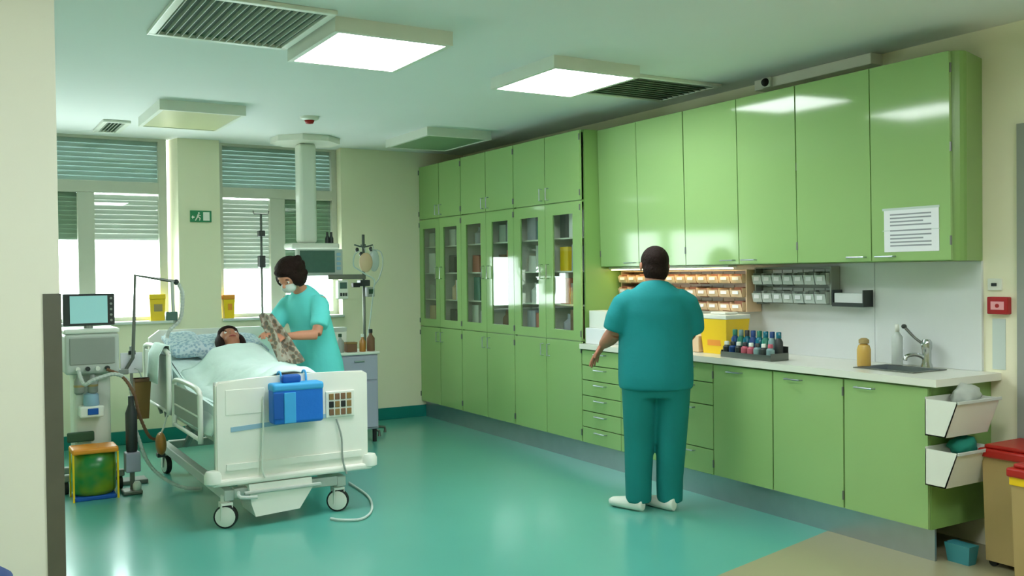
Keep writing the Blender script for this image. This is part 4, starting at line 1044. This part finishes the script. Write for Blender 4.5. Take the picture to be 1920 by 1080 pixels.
small('dark_bottle', 'dark brown bottle on the bedside cabinet by the pole', 'bottle', 'b', M['wood'], 3.36, 8.22, .84, .075, 0, .20, M['dark'])
small('amber_bottle', 'amber bottle on the bedside cabinet', 'bottle', 'b', M['amber'], 3.27, 8.20, .84, .06, 0, .16, M['white'])
small('brown_box', 'small brown box on the bedside cabinet', 'box', 'x', M['wood'], 3.17, 8.24, .84, .10, .08, .09, M['brown'])
small('white_box', 'white box at the back of the bedside cabinet', 'box', 'x', M['white'], 3.12, 8.44, .84, .14, .10, .22, M['lgrey'])
small('green_jar', 'dull green jar at the left of the bedside cabinet', 'jar', 'b', M['grey'], 3.06, 8.22, .84, .07, 0, .17, M['ventdark'])
hb = thing('hanging_hose', 'grey hose coil hanging on the equipment pole below the bottle', 'hose', (3.47, 8.56, .5))
MB().tube([(3.47, 8.55, .83), (3.50, 8.54, .72), (3.47, 8.54, .58), (3.50, 8.54, .48), (3.53, 8.54, .58), (3.50, 8.54, .72), (3.48, 8.55, .82)], .016, 8, 5).build('hose', M['grey'], hb, True)

# ------------------------------------------------------------------ exit sign and window ledge things
ex = thing('exit_sign', 'green exit sign with running figure on the pier between the windows', 'sign', (2.085, YB-.01, 2.08))
MB().box(1.985, 2.185, YB-.018, YB, 2.075, 2.185, .003).build('panel', M['signgreen'], ex)
q = MB(); y0, y1 = YB-.0205, YB-.0185
q.box(2.105, 2.165, y0, y1, 2.09, 2.17); q.build('doorway', M['white'], ex)
q = MB(); X0, Z0 = 2.045, 2.09
def mk_(pts): q.prism([(X0+x_, Z0+z_) for x_, z_ in pts], 'y', y0, y1)
mk_([(.0, .035), (.012, .03), (.022, .055), (.01, .062)]); mk_([(.002, .036), (-.018, .0), (-.009, -.002), (.012, .03)]); mk_([(.008, .034), (.026, .018), (.022, .0), (.03, .0), (.036, .022), (.016, .042)]); mk_([(.02, .056), (.038, .05), (.038, .043), (.018, .046)])
q.cyl((X0+.02, y0, Z0+.07), (X0+.02, y1, Z0+.07), .008, 12); mk_([(-.05, .03), (-.035, .05), (-.035, .037), (-.022, .037), (-.022, .023), (-.035, .023), (-.035, .01)])
q.build('pictogram', M['white'], ex)
for nm, x0, x1, y, z, h, lab in (('a', 1.60, 1.745, 9.37, 1.14, .25, 'yellow sharps container on the ledge of the first window'), ('b', 2.285, 2.395, 9.37, 1.14, .23, 'yellow orange sharps container on the ledge of the second window')):
    t = thing('sharps_container', lab, 'container', ((x0+x1)/2, y, z))
    taper(x0+.01, x1-.01, y-.05, y+.05, z, z+h*.8, .008).build('body', M['yellow'], t)
    MB().box(x0-.002, x1+.002, y-.062, y+.062, z+h*.8, z+h, .008).build('lid', M['orange'] if nm == 'b' else M['yellow'], t)
    MB().box(x0+.04, x1-.03, y-.06, y-.056, z+h*.35, z+h*.62).build('warning_label', M['tan'] if nm == 'a' else M['orange'], t)

# ------------------------------------------------------------------ ventilator corner on the left
vn = thing('ventilator', 'white ventilator trolley with screen on top at the left of the bed', 'ventilator', (.87, 7.55, 0))
MB().box(.69, 1.05, 7.35, 7.75, .86, 1.15, .02, 3).build('housing', M['lgrey'], vn)
MB().box(.685, 1.055, 7.345, 7.755, 1.15, 1.185, .012).build('top_plate', M['white'], vn)
MB().box(.72, 1.02, 7.342, 7.351, .93, 1.12, .006).build('front_panel', M['grey'], vn)
for k in range(4):
    MB().cyl((.77+k*.065, 7.342, .90), (.77+k*.065, 7.315, .90), .016, 14).build('connector', M['dark'] if k % 2 else M['white'], vn)
scn = MB().box(.69, 1.035, 7.43, 7.475, 1.205, 1.435, .008).build('monitor_frame', M['dark'], vn)
MB().box(.735, .985, 7.424, 7.429, 1.222, 1.42).build('screen', M['scr_on'], scn)
for k in range(5): MB().cyl((1.01, 7.43, 1.24+k*.04), (1.01, 7.424, 1.24+k*.04), .009, 10).build('key', M['grey'], scn)
MB().cyl((.86, 7.47, 1.18), (.86, 7.47, 1.26), .03, 12).build('neck', M['grey'], vn)
MB().box(.75, 1.0, 7.45, 7.70, .16, .86, .02).build('column', M['white'], vn)
q = MB(); q.box(.66, 1.08, 7.40, 7.46, .09, .14, .01); q.box(.66, 1.08, 7.70, 7.76, .09, .14, .01); q.box(.82, .92, 7.46, 7.70, .09, .16); q.build('base', M['grey'], vn)
for x in (.69, 1.05):
    for y in (7.43, 7.73):
        MB().cyl((x-.015, y, .045), (x+.015, y, .045), .045, 16).build('wheel', M['black'], vn, True, angle=40)
hu_ = thing('humidifier', 'blue and white humidifier chamber on the ventilator column', 'humidifier', (.85, 7.38, .58))
MB().box(.78, .94, 7.33, 7.45, .55, .63, .01).build('base', M['white'], hu_); MB().lathe([(.05, .08), (.055, .09), (.05, .16), (.02, .18)], (.86, 7.385, .55), 16).build('chamber', M['stripe'], hu_, True, angle=40); MB().box(.83, .90, 7.322, 7.33, .57, .615, .003).build('display', M['dblue'], hu_)
for x in (.78, .87):
    t = thing('filter_canister', f'grey green filter canister below the ventilator, {"left" if x < .8 else "right"} one', 'canister', (x, 7.37, .72))
    MB().lathe([(.02, 0), (.034, .015), (.034, .10), (.022, .12), (.018, .14)], (x, 7.37, .715), 14).build('canister_body', M['grey'], t, True, angle=40); MB().lathe([(.036, .055), (.036, .07)], (x, 7.37, .715), 14).build('collar', M['tan'], t, True, angle=40)
def hose(name, label, pts, r, m):
    q = MB(); P_ = [Vector(p) for p in pts]; pr = []; rr = []
    for i in range(len(P_)-1):
        p0 = P_[max(i-1, 0)]; p1 = P_[i]; p2 = P_[i+1]; p3 = P_[min(i+2, len(P_)-1)]
        n_ = max(4, int((p2-p1).length/.012))
        for k in range(n_):
            t = k/n_; pr.append(0.5*((2*p1)+(p2-p0)*t+(2*p0-5*p1+4*p2-p3)*t*t+(3*p1-p0-3*p2+p3)*t**3)); rr.append(r*(1.12 if len(pr) % 2 else .92))
    q.limb(pr, rr, (.3, .5, .8), 8); return q.build(name, m, label=label, cat='hose')
hose('breathing_hose', 'grey corrugated breathing hose arching below the ventilator', [(.77, 7.31, .89), (.80, 7.24, .80), (.86, 7.22, .83), (1.0, 7.24, .86), (1.09, 7.26, .80), (1.13, 7.28, .66), (1.16, 7.3, .55)], .014, M['lgrey'])
hose('breathing_hose', 'pale corrugated breathing hose running down to the floor beside the bed', [(1.1, 7.3, .60), (1.14, 7.22, .42), (1.20, 7.15, .22), (1.30, 7.1, .10), (1.42, 7.05, .03), (1.55, 7.0, .016)], .013, M['palepaper'])
hose('breathing_hose', 'dark hose curving from the ventilator to the bed', [(.96, 7.31, .89), (1.05, 7.25, .84), (1.12, 7.22, .72), (1.16, 7.22, .55), (1.22, 7.22, .40), (1.28, 7.25, .36)], .011, M['wood'])
# bent support arm with hose
ar = thing('support_arm', 'bent steel tube arm holding breathing hoses beside the bed head', 'arm', (1.18, 7.5, .55))
q = MB(); q.tube([(1.10, 7.5, .84), (1.165, 7.5, .95), (1.175, 7.5, 1.18), (1.19, 7.5, 1.565), (1.47, 7.5, 1.515)], .013, 8); q.build('tube', M['dark_steel'], ar)
MB().box(1.02, 1.13, 7.47, 7.53, .83, .87, .006).build('clamp', M['grey'], ar)
MB().tube([(1.455, 7.5, 1.515), (1.46, 7.5, 1.30), (1.475, 7.5, 1.18)], .013, 8).build('lower_tube', M['lgrey'], ar)
MB().ball((1.485, 7.5, 1.51), .022, 12, 8).build('joint', M['dark'], ar, True)
hose('breathing_hose', 'pale corrugated breathing hose hanging from the support arm', [(1.50, 7.5, 1.50), (1.525, 7.48, 1.42), (1.52, 7.48, 1.30), (1.50, 7.48, 1.22), (1.42, 7.46, 1.14), (1.40, 7.46, 1.08)], .014, M['lgrey'])
MB().box(1.40, 1.485, 7.46, 7.52, 1.22, 1.285, .006).build('flow_sensor', M['screen'], label='small grey green sensor box at the end of the support arm', cat='sensor')
bt = thing('bag_stand', 'yellow rimmed waste bag stand with green film bag on the floor', 'bag', (.85, 7.22, 0))
q = MB(); q.limb([(.85, 7.22, .03), (.85, 7.22, .06), (.85, 7.22, .20), (.85, 7.22, .33)], [(.125, .09), (.145, .105), (.15, .11), (.14, .10)], (1, 0, 0), 20); q.build('film_bag', M['bagprint'], bt, True)
q = MB(); q.box(.70, 1.0, 7.105, 7.335, .325, .365, .012); q.build('rim', M['orange'], bt)
q = MB()
for x in (.702, .988):
    for y in (7.11, 7.32): q.box(x, x+.012, y, y+.012, 0.0, .33)
q.build('stand_frame', M['yellow'], bt)
MB().box(.715, .985, 7.12, 7.32, .0, .028, .006).build('base_tray', M['dblue'], bt)
gb = MB().box(.70, .88, 7.40, 7.44, .37, .44, .01).build('green_pouch', M['ventdark'], label='dark green pouch above the waste bag', cat='pouch')
# dark bottle holder and white box beside the waste bag
ct = thing('suction_stand', 'black suction canister stand with a white box beside the waste bag', 'stand', (1.09, 7.2, 0))
MB().lathe([(.035, .0), (.04, .02), (.04, .28), (.02, .34), (.02, .40)], (1.10, 7.2, .30), 14).build('canister', M['dark'], ct, True, angle=40)
MB().box(1.05, 1.15, 7.14, 7.24, .16, .30, .008).build('white_box', M['lav'], ct)
q = MB(); q.box(1.085, 1.115, 7.185, 7.215, 0.03, .16); q.box(1.03, 1.16, 7.13, 7.27, 0, .03, .008); q.build('foot', M['dark_steel'], ct)
MB().lathe([(.03, 0), (.03, .04), (.018, .06)], (1.125, 7.16, .03), 12).build('jar', M['white'], ct, True)
ch = thing('chart_board', 'white chart board hung on the rail stand left of the bed', 'chart', (1.19, 7.55, .7))
MB().box(1.085, 1.24, 7.545, 7.56, .83, .985, .003).build('board', M['paper'], ch)
MB().box(1.14, 1.19, 7.535, 7.545, .97, 1.0, .003).build('clip', M['dark'], ch)
q = MB(); q.cyl((1.165, 7.58, .03), (1.165, 7.58, 1.03), .012, 8); q.box(1.07, 1.26, 7.50, 7.66, 0, .03, .008); q.build('post', M['grey'], ch)
bb = thing('brown_bag', 'narrow brown paper bag hanging between ventilator and bed', 'bag', (1.22, 7.4, .5))
q = MB(); q.prism([(1.165, .50), (1.255, .50), (1.275, .80), (1.16, .80)], 'y', 7.40, 7.48); q.build('bag_body', M['brown'], bb)
MB().box(1.158, 1.277, 7.392, 7.488, .775, .80, .004).build('folded_top', M['wood'], bb)
MB().tube([(1.215, 7.44, .80), (1.20, 7.5, .86), (1.175, 7.575, .86)], .005, 6, 3).build('string', M['lgrey'], bb)
db = thing('drainage_bag', 'amber drainage bag hanging low on the left side of the bed', 'bag', (1.30, 7.12, .3))
b = bmesh.new(); bmesh.ops.create_icosphere(b, subdivisions=3, radius=1)
q = MB(); q.merge(b, Matrix.Translation((1.285, 7.12, .35)) @ Matrix.Diagonal((.035, .10, .085, 1))); q.build('bag_body', M['amber'], db, True)
MB().tube([(1.29, 7.12, .43), (1.31, 7.12, .48), (1.335, 7.12, .57)], .007, 6, 3).build('hanger', M['white'], db)
MB().box(1.255, 1.31, 7.09, 7.15, .255, .285, .005).build('outlet', M['dark'], db)
# stool at the bottom left
st = thing('stool', 'round blue padded stool in front of the pillar', 'stool', (-.045, 2.93, 0))
sc0 = Vector((-.045, 2.93, 0))
MB().lathe([(.15, .66), (.172, .67), (.18, .70), (.18, .735), (.16, .75)], sc0, 32).build('seat', M['navy'], st, True, angle=50)
MB().lathe([(.03, .12), (.03, .66)], sc0, 16).build('column', M['chrome'], st, True)
for k in range(5):
    an = R(72*k+20); e = sc0+Vector((.24*math.cos(an), .24*math.sin(an), 0))
    MB().limb([sc0+U*.13, e+U*.07], [(.022, .016), (.016, .012)], n=8).build('leg', M['dark_steel'], st); MB().cyl(e+Vector((-.012, 0, .03)), e+Vector((.012, 0, .03)), .03, 14).build('wheel', M['black'], st, True, angle=40)
